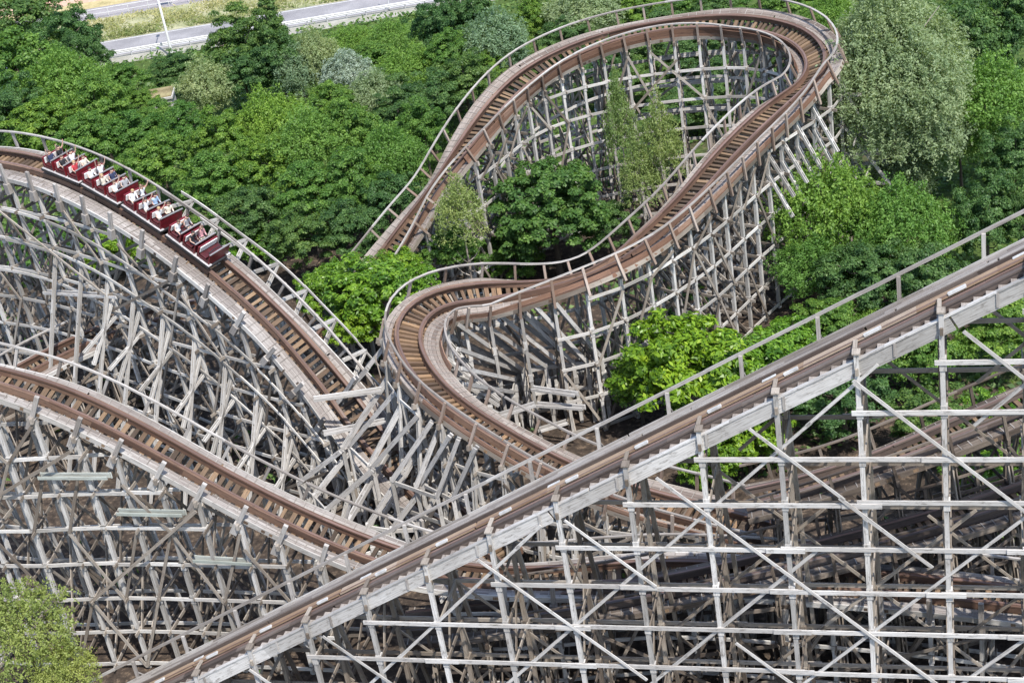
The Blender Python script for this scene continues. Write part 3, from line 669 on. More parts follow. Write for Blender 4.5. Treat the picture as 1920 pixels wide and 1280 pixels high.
# ------------------------------------------------------------------ ground, road, verge
def sheet(name, x0, x1, y0, y1, z, mat, nx=1, ny=1, wob=0., kind='structure'):
    xs = np.linspace(x0, x1, nx + 1); ys = np.linspace(y0, y1, ny + 1); v = []; f = []
    for j, y in enumerate(ys):
        for i, x in enumerate(xs):
            e = wob * math.sin(x * .31 + j) * math.cos(x * .117 + 2 * j) if j in (0, ny) else 0
            v.append((x, y + e, z))
    for j in range(ny):
        for i in range(nx):
            a = j * (nx + 1) + i; f.append((a, a + 1, a + nx + 2, a + nx + 1))
    me = bpy.data.meshes.new(name); me.from_pydata(v, [], f); me.materials.append(mat)
    return structure(link(name, me), kind)

def ground_mat():
    t = NT('ground_soil_and_grass'); p = t.n('ShaderNodeNewGeometry').outputs['Position']
    n1 = t.noise(p, .22, 5, .6); n2 = t.noise(p, 2.2, 4, .7); n3 = t.noise(p, .06, 2)
    soil = t.ramp(n2, [(.32, (.025, .02, .017)), (.54, (.06, .046, .036)), (.68, (.17, .125, .088)), (.82, (.32, .25, .18))])
    gr = t.ramp(n2, [(.3, (.03, .05, .015)), (.6, (.075, .115, .03)), (.8, (.14, .17, .05))])
    sx = t.n('ShaderNodeSeparateXYZ'); t.l(p, sx.inputs[0])                      # trodden soil in the coaster's plot, grass outside it
    far = t.math('MULTIPLY', t.math('SUBTRACT', sx.outputs[1], 116), .25)
    right = t.math('MULTIPLY', t.math('SUBTRACT', sx.outputs[0], 23), .3)
    zone = t.math('MAXIMUM', far, right)
    f = t.math('ADD', zone, t.math('MULTIPLY', t.math('SUBTRACT', n1, .62), 6.))
    t.l(t.mix(t.ramp(f, [(0, (0, 0, 0)), (1, (1, 1, 1))]), soil, gr), t.b.inputs['Base Color'])
    t.b.inputs['Roughness'].default_value = 1; t.b.inputs['Specular IOR Level'].default_value = .1
    t.bump(n2, .8, .15); return t.m
def two(name, a, b, c, s1, s2, rough=.95):
    t = NT(name); p = t.n('ShaderNodeNewGeometry').outputs['Position']
    n = t.math('ADD', t.math('MULTIPLY', t.noise(p, s1, 4, .6), .6), t.math('MULTIPLY', t.noise(p, s2, 3, .7), .4))
    t.l(t.ramp(n, [(.36, a), (.5, b), (.64, c)]), t.b.inputs['Base Color'])
    t.b.inputs['Roughness'].default_value = rough; t.b.inputs['Specular IOR Level'].default_value = .2
    t.bump(n, .4, .05); return t.m
sheet('ground', -900, 900, -300, 1800, 0, ground_mat())
asph = two('worn_asphalt', (.17, .165, .172), (.225, .218, .226), (.29, .282, .288), .3, 6)
sheet('road', -400, 300, 168.1, 173.6, .012, asph)
sheet('road_shoulder', -400, 300, 165.4, 168.1, .008, two('pale_gravel', (.20, .20, .15), (.28, .27, .23), (.36, .35, .31), .6, 5))
sheet('verge', -400, 300, 173.6, 182.0, .008, two('dry_grass_soil', (.15, .18, .08), (.28, .28, .16), (.42, .39, .27), .35, 2.5))
sheet('path', -400, 300, 182.0, 186.4, .012, two('path_asphalt', (.19, .175, .18), (.25, .232, .236), (.31, .292, .295), .4, 5))
sheet('field_edge', -400, 300, 186.4, 189.0, .008, two('field_edge_grass', (.22, .19, .09), (.36, .30, .15), (.46, .38, .22), .5, 3))
sheet('field', -400, 300, 189.0, 260, .012, two('pink_sand_field', (.42, .26, .19), (.50, .32, .235), (.58, .40, .31), .25, 2))
white = plain('worn_white_paint', (.62, .62, .60), .7, 0, .2, 4)
for y, w_, a, b in ((168.6, .13, -400, 300), (173.2, .12, -400, 300)):
    sheet('road_line', a, b, y, y + w_, .016, white)

# tufts of dry grass on the verge and undergrowth between the trees (nobody could count them)
def leaf_cloud(pos, nrm, size, aspect, r, fold=.25):
    """one folded diamond leaf per point; returns vertex and face arrays"""
    n = len(pos); nrm = nrm / (np.linalg.norm(nrm, axis=1)[:, None] + 1e-9)
    a = rng.normal(size=(n, 3)); x = np.cross(nrm, a); x /= np.linalg.norm(x, axis=1)[:, None] + 1e-9
    y = np.cross(nrm, x); s = size[:, None]
    v = np.empty((n, 4, 3)); v[:, 0] = pos - x * s; v[:, 2] = pos + x * s
    v[:, 1] = pos + y * s * aspect + nrm * s * fold; v[:, 3] = pos - y * s * aspect + nrm * s * fold
    return v
def leaf_mesh(name, v, r, mat):
    n = len(v); me = bpy.data.meshes.new(name)
    me.vertices.add(n * 4); me.vertices.foreach_set('co', v.reshape(-1).astype(np.float32))
    me.loops.add(n * 4); me.loops.foreach_set('vertex_index', np.arange(n * 4, dtype=np.int32))
    me.polygons.add(n); me.polygons.foreach_set('loop_start', np.arange(0, n * 4, 4, dtype=np.int32))
    me.polygons.foreach_set('loop_total', np.full(n, 4, np.int32))
    me.update(calc_edges=True)
    at = me.attributes.new('rnd', 'FLOAT', 'FACE'); at.data.foreach_set('value', np.clip(r, 0, 1).astype(np.float32))
    me.materials.append(mat); return me

F_BROAD = foliage('broad_leaf', (.06, .14, .03), (.13, .25, .052), (.24, .38, .085), .48)
F_DARK = foliage('dark_leaf', (.042, .10, .032), (.095, .18, .055), (.17, .28, .09), .45)
F_LIME = foliage('lime_leaf', (.06, .14, .016), (.15, .285, .026), (.27, .42, .05), .4, .4, .4)
F_WILLOW = foliage('willow_leaf', (.13, .19, .105), (.24, .325, .195), (.37, .45, .31), .45, .3, .5)
F_PALE = foliage('silver_willow_leaf', (.20, .235, .18), (.36, .40, .32), (.55, .58, .51), .35, .4, .45)
F_BIRCH = foliage('birch_leaf', (.13, .19, .06), (.25, .32, .11), (.38, .43, .19), .45)
F_MAPLE = foliage('maple_leaf', (.045, .11, .03), (.08, .17, .043), (.14, .25, .06), .42)
F_FINE = foliage('fine_green_leaf', (.06, .13, .03), (.15, .28, .06), (.30, .46, .12), .45)
F_PLIME = foliage('pale_lime_leaf', (.14, .18, .05), (.26, .31, .09), (.38, .42, .15), .4)
F_GRASS = foliage('dry_grass', (.11, .17, .06), (.26, .28, .14), (.44, .42, .28), .3, .2, .8)
BARK = timber('tree_bark', (.07, .055, .045), (.12, .10, .08), (.19, .165, .14), (.05, .045, .035), .6, .9)
BIRCHBARK = timber('pale_bark', (.30, .26, .22), (.42, .38, .33), (.52, .48, .43), (.12, .10, .085), .5, .85)

def undergrowth():
    n = 120000
    x = rng.uniform(-75, 62, n); y = rng.uniform(66, 166, n)
    f = np.sin(x * .35 + 1) * np.cos(y * .29) + .6 * np.sin(x * .9 + y * .7) + .5 * np.sin(y * 1.3 - x * .4)
    zone = np.where((y > 116) | (x > 22), 1.0, np.where((x > 8) & (y > 76) & (y < 88) | (np.hypot(x - 7, y - 97) < 6), .4, -1.35))
    k = f + zone + rng.normal(size=n) * .25 > .15
    x, y, f = x[k], y[k], f[k]
    z = rng.random(len(x)) ** 1.5 * np.clip(.35 + .45 * f, .12, 1.2)
    p = np.stack([x, y, z], 1); nr = rng.normal(size=p.shape) * .7 + np.array([0, -.2, 1.])
    v = leaf_cloud(p, nr, rng.uniform(.14, .30, len(p)), .55, None)
    return structure(link('undergrowth', leaf_mesh('undergrowth', v, rng.random(len(p)), F_DARK)), 'stuff')
undergrowth()
def verge_grass():
    n = 26000
    x = rng.uniform(-62, 12, n); y = 173.8 + rng.random(n) ** 1.4 * 8.0; k = np.sin(x * .7) * np.cos(y * .9 + x * .2) + rng.normal(size=n) * .5 > -.25
    x, y = x[k], y[k]; p = np.stack([x, y, rng.uniform(.03, .35, len(x))], 1)
    nr = rng.normal(size=p.shape) + np.array([0, -.8, .3])
    v = leaf_cloud(p, nr, rng.uniform(.12, .3, len(p)), .22, None)
    return structure(link('verge_grass', leaf_mesh('verge_grass', v, np.clip((y - 174) / 10 * .7 + rng.random(len(p)) * .4, 0, 1), F_GRASS)), 'stuff')
verge_grass()

# ------------------------------------------------------------------ trees
def unit(n):
    a = rng.normal(size=(n, 3)); return a / np.linalg.norm(a, axis=1)[:, None]
def crown_clumps(R, H, nclump, nleaf, cr, size, aspect, upb=.5, shape='ellipsoid', flat=.75):
    """leaves set on many small clumps spread through the crown's volume"""
    d = unit(nclump * 3); d = d[d[:, 2] > -.75][:nclump]; rr = rng.random(len(d)) ** .38
    lump = 1 + .16 * np.sin(d[:, 0] * 4.1 + rng.random() * 6) * np.cos(d[:, 1] * 3.7 + rng.random() * 6) + rng.normal(size=len(d)) * .07
    c = d * rr[:, None] * lump[:, None]
    if shape == 'cone':
        h = (c[:, 2] + 1) / 2; k = np.clip(1.25 - 1.1 * h, .1, 1); c[:, 0] *= k; c[:, 1] *= k
    if shape == 'tips':
        h = np.clip(c[:, 2], 0, 1); k = 1 - .45 * h; c[:, 0] *= k; c[:, 1] *= k
    c *= np.array([R, R, H]); V = []; Rn = []
    for q in range(len(c)):
        r = cr * R * rng.uniform(.6, 1.25); n = int(nleaf * rng.uniform(.6, 1.3))
        u = unit(n); u[:, 2] = np.where(u[:, 2] < -.2, -u[:, 2], u[:, 2]); u[:, 2] *= flat
        p = c[q] + u * r * (rng.random(n) ** .35)[:, None] + rng.normal(size=(n, 3)) * .05
        nr = u + np.array([0, 0, upb]) + rng.normal(size=(n, 3)) * .55 + .35 * d[q]
        V.append(leaf_cloud(p, nr, size * rng.uniform(.6, 1.25, n), aspect, None))
        Rn.append(np.clip(rng.normal(.40 + .14 * rng.normal(), .24, n), 0, 1))
    return np.concatenate(V), np.concatenate(Rn)
def crown_strands(R, H, nst, per, size, aspect, droop=1.3, taper=0.):
    """hanging sprays of narrow leaves"""
    V = []; Rn = []
    d = unit(nst * 3); d = d[d[:, 2] > -.55][:nst]; rr = rng.random(len(d)) ** .33
    lump = 1 + .14 * np.sin(d[:, 0] * 5 + 1) * np.cos(d[:, 1] * 4) + .10 * np.sin(d[:, 2] * 7) + rng.normal(size=len(d)) * .06
    c = d * (rr * lump)[:, None]; k = 1 + .35 * taper - taper * (c[:, 2] + 1) / 2; c[:, 0] *= k; c[:, 1] *= k; c = c * np.array([R, R, H])
    for q in range(len(c)):
        n = int(per * rng.uniform(.6, 1.3)); t = np.linspace(0, 1, n); L = droop * rng.uniform(.5, 1.2)
        out = np.array([d[q, 0], d[q, 1], .35]) + rng.normal(size=3) * .35
        p = c[q] + out * (t * L * .55)[:, None] - np.array([0, 0, 1.]) * (t ** 1.8 * L * .8)[:, None] + rng.normal(size=(n, 3)) * .10
        nr = rng.normal(size=(n, 3)) * .8 + np.array([d[q, 0] * .6, d[q, 1] * .6, .7])
        V.append(leaf_cloud(p, nr, size * rng.uniform(.6, 1.25, n), aspect, None, .1))
        Rn.append(np.clip(rng.normal(.46 + .12 * rng.normal(), .11, n), 0, 1))
    return np.concatenate(V), np.concatenate(Rn)
def trunk_mesh(kind, R, H, zc, mat, r0):
    mb = MB(); top = zc + H * .55
    lean = rng.normal(size=2) * .15
    pts = [np.array([lean[0] * t * t, lean[1] * t * t, -.15 + (top + .15) * t]) for t in np.linspace(0, 1, 7)]
    mb.tube(pts, [r0 * (1.25 - 1.05 * t) if t else r0 * 1.5 for t in np.linspace(0, 1, 7)], 8)
    for k in range(9):
        t = rng.uniform(.35, .9); a = np.array([lean[0] * t * t, lean[1] * t * t, top * t]); q = rng.uniform(0, 2 * PI)
        e = a + np.array([math.cos(q) * R * .62, math.sin(q) * R * .62, H * rng.uniform(.15, .5)])
        m = (a + e) / 2 + np.array([0, 0, -.12 * R])
        mb.tube([a, m, e], [r0 * .42, r0 * .28, r0 * .09], 6)
    me = mb.build('trunk', mat); d = me.data; bpy.data.objects.remove(me); return d
KIND = {}
def arch(kind, R, H, n, make, leafmat, bark, r0):
    KIND[kind] = dict(R=R, H=H, crowns=[], leaf=leafmat, bark=bark, r0=r0)
    for k in range(n):
        v, r = make(); KIND[kind]['crowns'].append(leaf_mesh('crown', v, r, leafmat))
arch('broad', 3.3, 3.0, 4, lambda: crown_clumps(3.3, 3.0, 175, 165, .155, .108, .6, .5, 'tips'), F_BROAD, BARK, .16)
arch('dark', 3.3, 3.0, 3, lambda: crown_clumps(3.3, 3.0, 160, 165, .16, .11, .6, .5), F_DARK, BARK, .18)
arch('fine', 3.3, 3.0, 3, lambda: crown_strands(3.3, 3.0, 1500, 15, .105, .55, .55), F_FINE, BARK, .15)
arch('maple', 5.0, 4.2, 1, lambda: crown_clumps(5.0, 4.2, 330, 130, .12, .145, .7, .8), F_MAPLE, BARK, .24)
arch('lime', 3.0, 2.2, 3, lambda: crown_clumps(3.0, 2.2, 170, 95, .155, .165, .45, .8, 'ellipsoid', .9), F_LIME, BARK, .12)
arch('willow', 2.6, 3.0, 2, lambda: crown_strands(2.6, 3.0, 1100, 16, .14, .36, .75), F_WILLOW, BARK, .16)
arch('palewillow', 2.6, 3.0, 1, lambda: crown_strands(2.6, 3.0, 1100, 16, .14, .36, .75), F_PALE, BARK, .16)
arch('bigwillow', 4.8, 7.0, 1, lambda: crown_strands(4.8, 7.0, 6200, 18, .115, .38, .8, .3), F_WILLOW, BIRCHBARK, .24)
arch('birch', 2.0, 3.6, 2, lambda: crown_strands(1.9, 3.5, 380, 20, .105, .42, .8, .85), F_BIRCH, BIRCHBARK, .11)
arch('conifer', 1.6, 4.2, 1, lambda: crown_clumps(1.6, 4.2, 110, 120, .26, .12, .5, .3, 'cone'), F_DARK, BARK, .15)
arch('pale', 3.2, 3.2, 2, lambda: crown_strands(3.2, 3.2, 900, 14, .105, .5, .6), F_PLIME, BARK, .14)
NAMES = {'fine': 'feathery_tree', 'broad': 'broadleaf_tree', 'dark': 'dark_tree', 'maple': 'maple_tree', 'lime': 'lime_shrub', 'willow': 'grey_willow', 'palewillow': 'silver_willow',
         'bigwillow': 'large_willow', 'birch': 'birch_tree', 'conifer': 'spire_tree', 'pale': 'pale_tree'}
CATS = {'lime': 'shrub'}
GROUPS = {'fine': 'fine leaved green trees', 'broad': 'green broadleaf trees', 'dark': 'dark green trees', 'lime': 'lime green shrubs', 'willow': 'grey willows', 'birch': 'yellowish birches', 'pale': 'pale lime trees'}
for k, x, y, z, R, H, lab in TREES:
    K = KIND[k]
    tr_ = thing(NAMES[k], lab, CATS.get(k, 'tree'), (x, y, 0), GROUPS.get(k))
    c = link('crown', random.choice(K['crowns']), tr_); sx = R / K['R']; c.location = (0, 0, z)
    c.scale = (sx * random.uniform(.95, 1.08), sx * random.uniform(.95, 1.08), H / K['H']); c.rotation_euler = (0, 0, random.uniform(0, 6.28))
    link('trunk', trunk_mesh(k, R, H, z, K['bark'], K['r0'] * max(.7, sx)), tr_)

# ------------------------------------------------------------------ coaster: the lift hill
def lift_hill():
    lev = 2.078; lb = -.02
    i0, i1 = -6.5, 12.5
    def P(i, off=0., z=0.): return LIFT0 + LIFTD * 3 * i + LIFTN * off + Z * z          # off: metres behind the near posts
    def deck(i): return 9.28 + 1.62 * i
    root = thing('lift_hill', 'straight chain lift of pale timber climbing to the right in front of everything', 'roller coaster', P(i0).tolist())
    O = np.array(root.location); c0 = 1.3
    slope = LIFTD * 3 + Z * 1.62; slope /= np.linalg.norm(slope); U = np.cross(slope, LIFTN) * -1
    if U[2] < 0: U = -U
    class LT: pass
    tr = Track([P(i, c0, deck(i)) for i in np.arange(i0, i1 + .1, .5)], 0, 0, .3)
    LL = tr.L
    mb = sweep_board(tr, .50, .80, .0, .26, boards=5, step=5); sweep_board(tr, .44, .84, .26, .33, mb=mb, boards=4, step=5)
    rail = mb.build('rail', M['darkrail'], root, O)
    sweep_board(tr, .47, .60, .332, .345, boards=8, step=5).build('running_strip', M['strip'], rail, O)
    mb = sweep_board(tr, .06, .30, .0, .34, boards=5, step=5); sweep_board(tr, -.02, .37, .34, .41, mb=mb, boards=4, step=5)
    rail = mb.build('rail', M['tan'], root, O)
    sweep_board(tr, .28, .36, .412, .43, boards=8, step=5).build('running_strip', M['strip'], rail, O)
    shade_sheet = sweep_board(tr, -.36, .04, .0, .03, boards=6, step=5).build('gap_shade_sheet', M['steel'], root, O)  # dark sheet across the open gap, standing in for its shade
    sweep_board(tr, -.16, -.06, .03, .09, boards=9, step=5).build('lift_chain', M['steel'], shade_sheet, O)
    sweep_board(tr, -.44, -.37, .0, .40, boards=5, step=5).build('side_board', M['darkrail'], root, O)
    n = 0; q = .3
    while q < LL:
        mb = MB(); mb.box(tr.p(q, -1.2 + random.uniform(-.05, .05), -.1), tr.p(q, 1.24, -.1), .2, .16, U)
        mb.build('tie', M['darktie'], root, O); q += .62
    # far walkway, near stair with its stringer and fascia
    mb = MB()
    for k in range(3): sweep_board(tr, -.86 + k * .145, -.86 + k * .145 + .135, .37, .43, mb=mb, boards=4, step=5)
    wk = mb.build('walkway', M['greydeck'], root, O)
    sweep_board(tr, -.95, -.87, .0, .50, boards=4, step=5).build('kerb_board', M['hand'], wk, O)
    mb = MB(); i = i0 + .1; dz = 1.62 * .14
    while i < i1:                                                   # closed treads and risers
        z = deck(i) + .06
        mb.box(P(i, .12, z), P(i, .44, z), .43, .05, Z, r=random.uniform(.1, .8)); mb.box(P(i - .068, .12, z - dz / 2), P(i - .068, .44, z - dz / 2), .03, dz, Z, r=random.uniform(0, .3)); i += .14
    st = mb.build('stair', M['greydeck'], root, O); st['label'] = 'grey stair treads in a zigzag beside the near rail'
    mb = sweep_board(tr, 1.24, 1.30, -.46, .12, boards=3.3, step=5)
    fas = mb.build('fascia_board', M['lift'], root, O); sweep_board(tr, 1.15, 1.34, .125, .175, boards=4, step=5).build('fascia_cap', M['lift'], fas, O)
    mb = MB()
    i = i0
    while i < i1: mb.box(P(i, -.02, deck(i) - .42), P(i, -.02, deck(i) + .14), .05, .10, LIFTD); i += random.uniform(.9, 1.4)
    mb.build('fascia_strap', M['hand'], fas, O)
    hr = sweep_board(tr, -1.13, -1.04, 1.30, 1.42, boards=6, step=5).build('handrail', M['hand'], root, O)
    for i in range(-6, 13):
        # near post, far post, rear batter: one bent
        zt = deck(i)
        A0, A1 = P(i, 0, -.1), P(i, 0, zt + .47); B0, B1 = P(i, 2.6, -.1), P(i, 2.6, zt - .1)
        lv = [lb + lev * k for k in range(1, 14) if lb + lev * k < zt - .5]
        mb = MB(); mb.box(P(i, -.2, zt - .25), P(i, 2.9, zt - .25), .12, .28, Z)
        for z in lv: mb.box(P(i, -.1, z) + LIFTD * .13, P(i, 2.75, z) + LIFTD * .13, .055, .19, Z)
        zz = [.05] + lv[1::2] + [zt - .4]
        for k, (a, b) in enumerate(zip(zz[:-1], zz[1:])):
            if b - a < .8: continue
            mb.box(P(i, 0 if k % 2 else 2.6, a) - LIFTD * .13, P(i, 2.6 if k % 2 else 0, b) - LIFTD * .13, .18, .055, LIFTD)
        if zt > 3:
            sp = .26 * zt
            mb.box(P(i, 2.6 + sp, -.1), P(i, 2.65, zt - .6), .16, .18, LIFTD)
            mb.box(P(i, 2.6 + sp * .55, -.1), P(i, 2.65, zt * .55), .12, .16, LIFTD)
            for z in lv[::2]:
                if z < zt - 2: mb.box(P(i, 2.5, z) - LIFTD * .14, P(i, 2.75 + sp * (1 - z / zt), z) - LIFTD * .14, .055, .18, Z)
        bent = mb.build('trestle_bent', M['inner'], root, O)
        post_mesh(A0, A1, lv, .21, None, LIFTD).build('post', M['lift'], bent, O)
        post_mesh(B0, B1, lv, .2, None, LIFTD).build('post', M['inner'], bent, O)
        mb = MB(); mb.box(P(i, -.16, zt + .50), P(i, .26, zt + .50), .30, .06, Z); mb.box(P(i - .02, .30, zt + .49), P(i - .02, .95, zt + .46), .16, .06, Z)
        mb.build('post_cap', M['brace'], bent, O)
        mb = MB(); mb.box(P(i + .5, 2.30, deck(i + .5) - .3), P(i + .5, 2.30, deck(i + .5) + 1.5), .12, .15, LIFTD); mb.box(P(i + .53, 2.38 + .5, deck(i + .5) + .1), P(i + .5, 2.40, deck(i + .5) + .75), .06, .09, LIFTD)
        mb.build('handrail_post', M['hand'], hr, O)
        mb = MB(); q = (i + 6.5) * 3.41 + .5
        mb.box(tr.p(q, .34, .45), tr.p(q + .62, .34, .45), .12, .1, U); mb.build('guide_plate', M['plate'], root, O)
        if i % 3 == 0:
            mb = MB(); mb.box(tr.p(q - 1, .02, .44), tr.p(q - .4, .02, .44), .14, .03, U); mb.build('guide_plate', M['plate'], root, O)
    # ledgers: lengths of two or three bays, each set a little off its neighbour
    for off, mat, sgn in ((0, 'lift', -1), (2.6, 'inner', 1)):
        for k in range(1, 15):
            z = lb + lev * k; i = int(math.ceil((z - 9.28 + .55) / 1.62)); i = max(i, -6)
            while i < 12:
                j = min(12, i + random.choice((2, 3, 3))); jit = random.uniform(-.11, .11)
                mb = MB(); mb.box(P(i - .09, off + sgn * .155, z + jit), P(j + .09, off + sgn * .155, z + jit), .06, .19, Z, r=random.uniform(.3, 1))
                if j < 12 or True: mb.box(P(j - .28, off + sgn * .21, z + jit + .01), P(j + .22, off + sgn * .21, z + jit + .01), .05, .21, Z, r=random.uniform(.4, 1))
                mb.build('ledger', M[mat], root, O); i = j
    # crossing diagonals: two families of straight braces on each face
    rate = 1.4 * lev
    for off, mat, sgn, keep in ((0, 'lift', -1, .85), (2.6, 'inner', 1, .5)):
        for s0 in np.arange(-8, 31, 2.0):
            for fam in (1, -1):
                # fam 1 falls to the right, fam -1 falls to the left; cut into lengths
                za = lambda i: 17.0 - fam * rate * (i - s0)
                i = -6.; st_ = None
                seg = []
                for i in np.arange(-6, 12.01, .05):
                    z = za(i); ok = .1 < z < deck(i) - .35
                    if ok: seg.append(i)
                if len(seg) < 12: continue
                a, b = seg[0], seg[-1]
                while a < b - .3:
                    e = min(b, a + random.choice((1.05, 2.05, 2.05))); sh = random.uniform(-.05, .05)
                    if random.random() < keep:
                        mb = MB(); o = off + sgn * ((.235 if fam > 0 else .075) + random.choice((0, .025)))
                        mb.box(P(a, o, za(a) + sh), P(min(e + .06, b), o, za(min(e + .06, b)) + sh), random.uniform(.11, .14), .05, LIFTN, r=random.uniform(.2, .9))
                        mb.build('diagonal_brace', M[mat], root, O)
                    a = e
    return root
lift_hill()

# ------------------------------------------------------------------ coaster: the winding runs
def run(key, name, label, **kw):
    t_ = dict(maxbank=kw.pop('maxbank', 20), gain=kw.pop('gain', 3.2), sigma=kw.pop('sigma', 1.3))
    tr = Track(PATHS[key], **t_)
    root = thing(name, label, 'roller coaster', (tr.c[0][0], tr.c[0][1], 0)); O = np.array(root.location)
    tops = coaster(tr, root, O, **kw); return tr, root, O, tops

def near_s(tr, p): return float(np.argmin(np.linalg.norm(tr.c - np.array(p), axis=1))) * .1
trA = Track(PATHS['A'], 20, 3.2)
sH = near_s(trA, PATHS['A'][26]); sD = near_s(trA, PATHS['A'][22]); sE = near_s(trA, PATHS['A'][31]); sT = near_s(trA, PATHS['A'][16]); sT0 = near_s(trA, PATHS['A'][8])
def fanA(q, zt):
    r = []
    if sD + 9 < q < sE + 9: r += [(-1, 1.2, 3.0, 3.0), (-1, 3.2, 2.6, .3)]
    if sT0 - 14 < q < sT + 1: r += [(-1, 1.0, 2.2, 5.0), (-1, 4.0, 3.0, 4.6), (-1, 2.1, 1.5, .0), (-1, 6.2, 2.4, .0), (-1, 8.3, 2.8, .0), (-1, 6.5, 2.0, 3.5)]
    if sT + 2 < q < sT + 9: r += [(-1, .5, 1.7, 2.7), (-1, 2.0, 1.5, 2.6)]
    return r
sB1 = near_s(Track(PATHS['B'], 20, 3.2), PATHS['B'][5]); sB0 = near_s(Track(PATHS['B'], 20, 3.2), PATHS['B'][3])
def fanB(q, zt):
    r = []
    if q > sB0: r += [(1, 4.1, .40 * (zt - 4.1) + .3, zt - 4.2)] if zt > 5.5 else [(1, 1.2, 1.6, zt - 1.4)]
    if q > sB0 + 3 and zt > 7: r += [(1, 6.6, 3.0, 1.2), (1, 5.4, 2.6, 3.4)]
    if q > sB1 - 3: r += [(-1, .25, 2.4, .5), (-1, 2.6, 2.4, -1.85), (-1, .6, 2.4, zt - .8)]
    return r
trA, rootA, OA, topsA = run('A', 'coaster_track', 'winding brown track through the far turn and back round the sharp bend on grey trestles',
    spacing=1.78, half=(1.35, 1.35), wL=.85, wR=.42, fan=fanA, skip=lambda q, sg: sg < 0 and sD + 3 < q < sE + 2, postmat='brownhand', low=((-1.7, 2.6, sT0 - 14, sT), (-2.2, 4.8, sT0 - 14, sT), (-2.9, 7.0, sT0 - 12, sT), (.1, 3.7, sT0 - 14, sT), (.1, 6.0, sT0 - 14, sT)), wall=((1, -.12, .64, sT0 - 9, sT - 1), (-1, -.16, .40, sT + 1, sE - 5.5), (1, -.1, .3, sE - 3, trA.L)),
    batterL=lambda q, h: .28 * h if sT0 - 12 < q < sT - 5 else 0, batterR=lambda q, h: (.16 * h if sE - 8 < q < trA.L else 0),
    hand='hand', tie_s=(sD + 2, trA.L), xr=.7, side='brace', tiemat='tie', dense=True)
trB, rootB, OB, topsB = run('B', 'coaster_track', 'brown track under the red train, dropping steeply to the right',
    spacing=2.4, half=(1.45, 1.5), wL=.6, wR=.8, railR=False, stubR=True, batterL=lambda q, h: .2 * h if q < 20 else 0, batterR=None, deck='greydeck', xr=.55, fan=fanB, dense=True, low=((1.75, 2.3, 0, 99), (1.78, 4.3, 0, 99), (1.75, 6.6, 0, 99), (-1.7, 3.2, 0, 99), (-3.85, .85, sB1 - 3, 99), (-2.6, .3, sB1 - 3, 99)))
trC, rootC, OC, topsC = run('C', 'coaster_track', 'brown track sloping down at lower left towards the foot of the lift',
    spacing=2.15, half=(1.45, 1.45), wL=.62, wR=.5, railR=False, stubR=True, batterL=lambda q, h: .12 * h if q < 24 else 0, batterR=lambda q, h: 0, deck='greydeck', xr=.45, cut=[(24.5, 28.5)])
trD, rootD, OD, topsD = run('D', 'coaster_track', 'low shaded track half hidden beneath the train track on the left',
    spacing=2.4, half=(1.3, 1.3), wL=.45, wR=.5, railL=True, railR=False, batterL=.3, batterR=.3, timber_mats=('inner', 'inner', 'shadewood'))
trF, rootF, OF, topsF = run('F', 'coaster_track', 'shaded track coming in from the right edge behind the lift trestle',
    spacing=2.6, half=(1.35, 1.35), wL=.5, wR=.5, railL=True, railR=True, batterL=.28, batterR=.28, deck='shadewood', railmat='darkrail', side='shadewood', hand='shadewood', timber_mats=('inner', 'shadewood', 'shadewood'))  # dark rails, decks and timbers carry the lift's shade in their colour
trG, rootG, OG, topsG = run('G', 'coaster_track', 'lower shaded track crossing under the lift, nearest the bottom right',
    spacing=2.6, half=(1.35, 1.35), wL=.5, wR=.5, railL=True, railR=True, batterL=.25, batterR=.25, deck='shadewood', railmat='darkrail', side='shadewood', hand='shadewood', timber_mats=('inner', 'shadewood', 'shadewood'))  # same darkened colours in place of shade under the lift

for a, b, w_, who in BEAMS:                                          # paired pale beams and short catwalks on the trestles
    root = {'A': rootA, 'B': rootB, 'C': rootC}[who]; mb = MB(); a = np.array(a); b = np.array(b); d = np.cross(b - a, Z); d /= np.linalg.norm(d)
    mb.box(a - Z * .16, b - Z * .16, .06, .27, Z); mb.box(a + d * .34 - Z * .1, b + d * .34 - Z * .1, .06, .16, Z)
    n = max(2, int(np.linalg.norm(b - a) / 1.1))
    for k in range(n + 1): q = a + (b - a) * k / n; mb.box(q - d * .06 - Z * .36, q - d * .06 - Z * .05, .1, .05, d)
    o = mb.build('catwalk', M[w_], root, np.array(root.location))

for A, B in FANS:                                                    # long double braces spreading from the sharp bend down to low posts
    A = np.array(A); B = np.array(B); n = np.cross(B - A, Z); n /= np.linalg.norm(n); mb = MB()
    mb.box(A + n * .11, B + n * .11, .08, .22, Z); mb.box(A - n * .11, B - n * .11, .08, .22, Z)
    for f in (.2, .5, .8): mb.box(A + (B - A) * (f - .03), A + (B - A) * (f + .03), .13, .18, Z)
    fb = mb.build('fan_brace', M['lift'], rootA, OA)  # paler lift timber stands in for sunlight on these braces
    post_mesh(np.array([B[0], B[1], -.1]), B + Z * .15, [1.2, 3.0], .24).build('post', M['post'], fb, OA)
for a, b in zip(FANS[:-1], FANS[1:]):
    a, b = np.array(a[1]), np.array(b[1])
    if np.linalg.norm(a - b) < 3.2:
        for dz in (-.1, -1.7):
            if a[2] + dz > .3: mb = MB(); mb.box(a + Z * dz, b + Z * dz, .08, .22, Z); mb.build('ledger', M['ledger'], rootA, OA)
        mb = MB(); mb.box(np.array([a[0], a[1], .2]), b - Z * .3, .2, .06, np.cross(b - a, Z)); mb.build('diagonal_brace', M['brace'], rootA, OA)

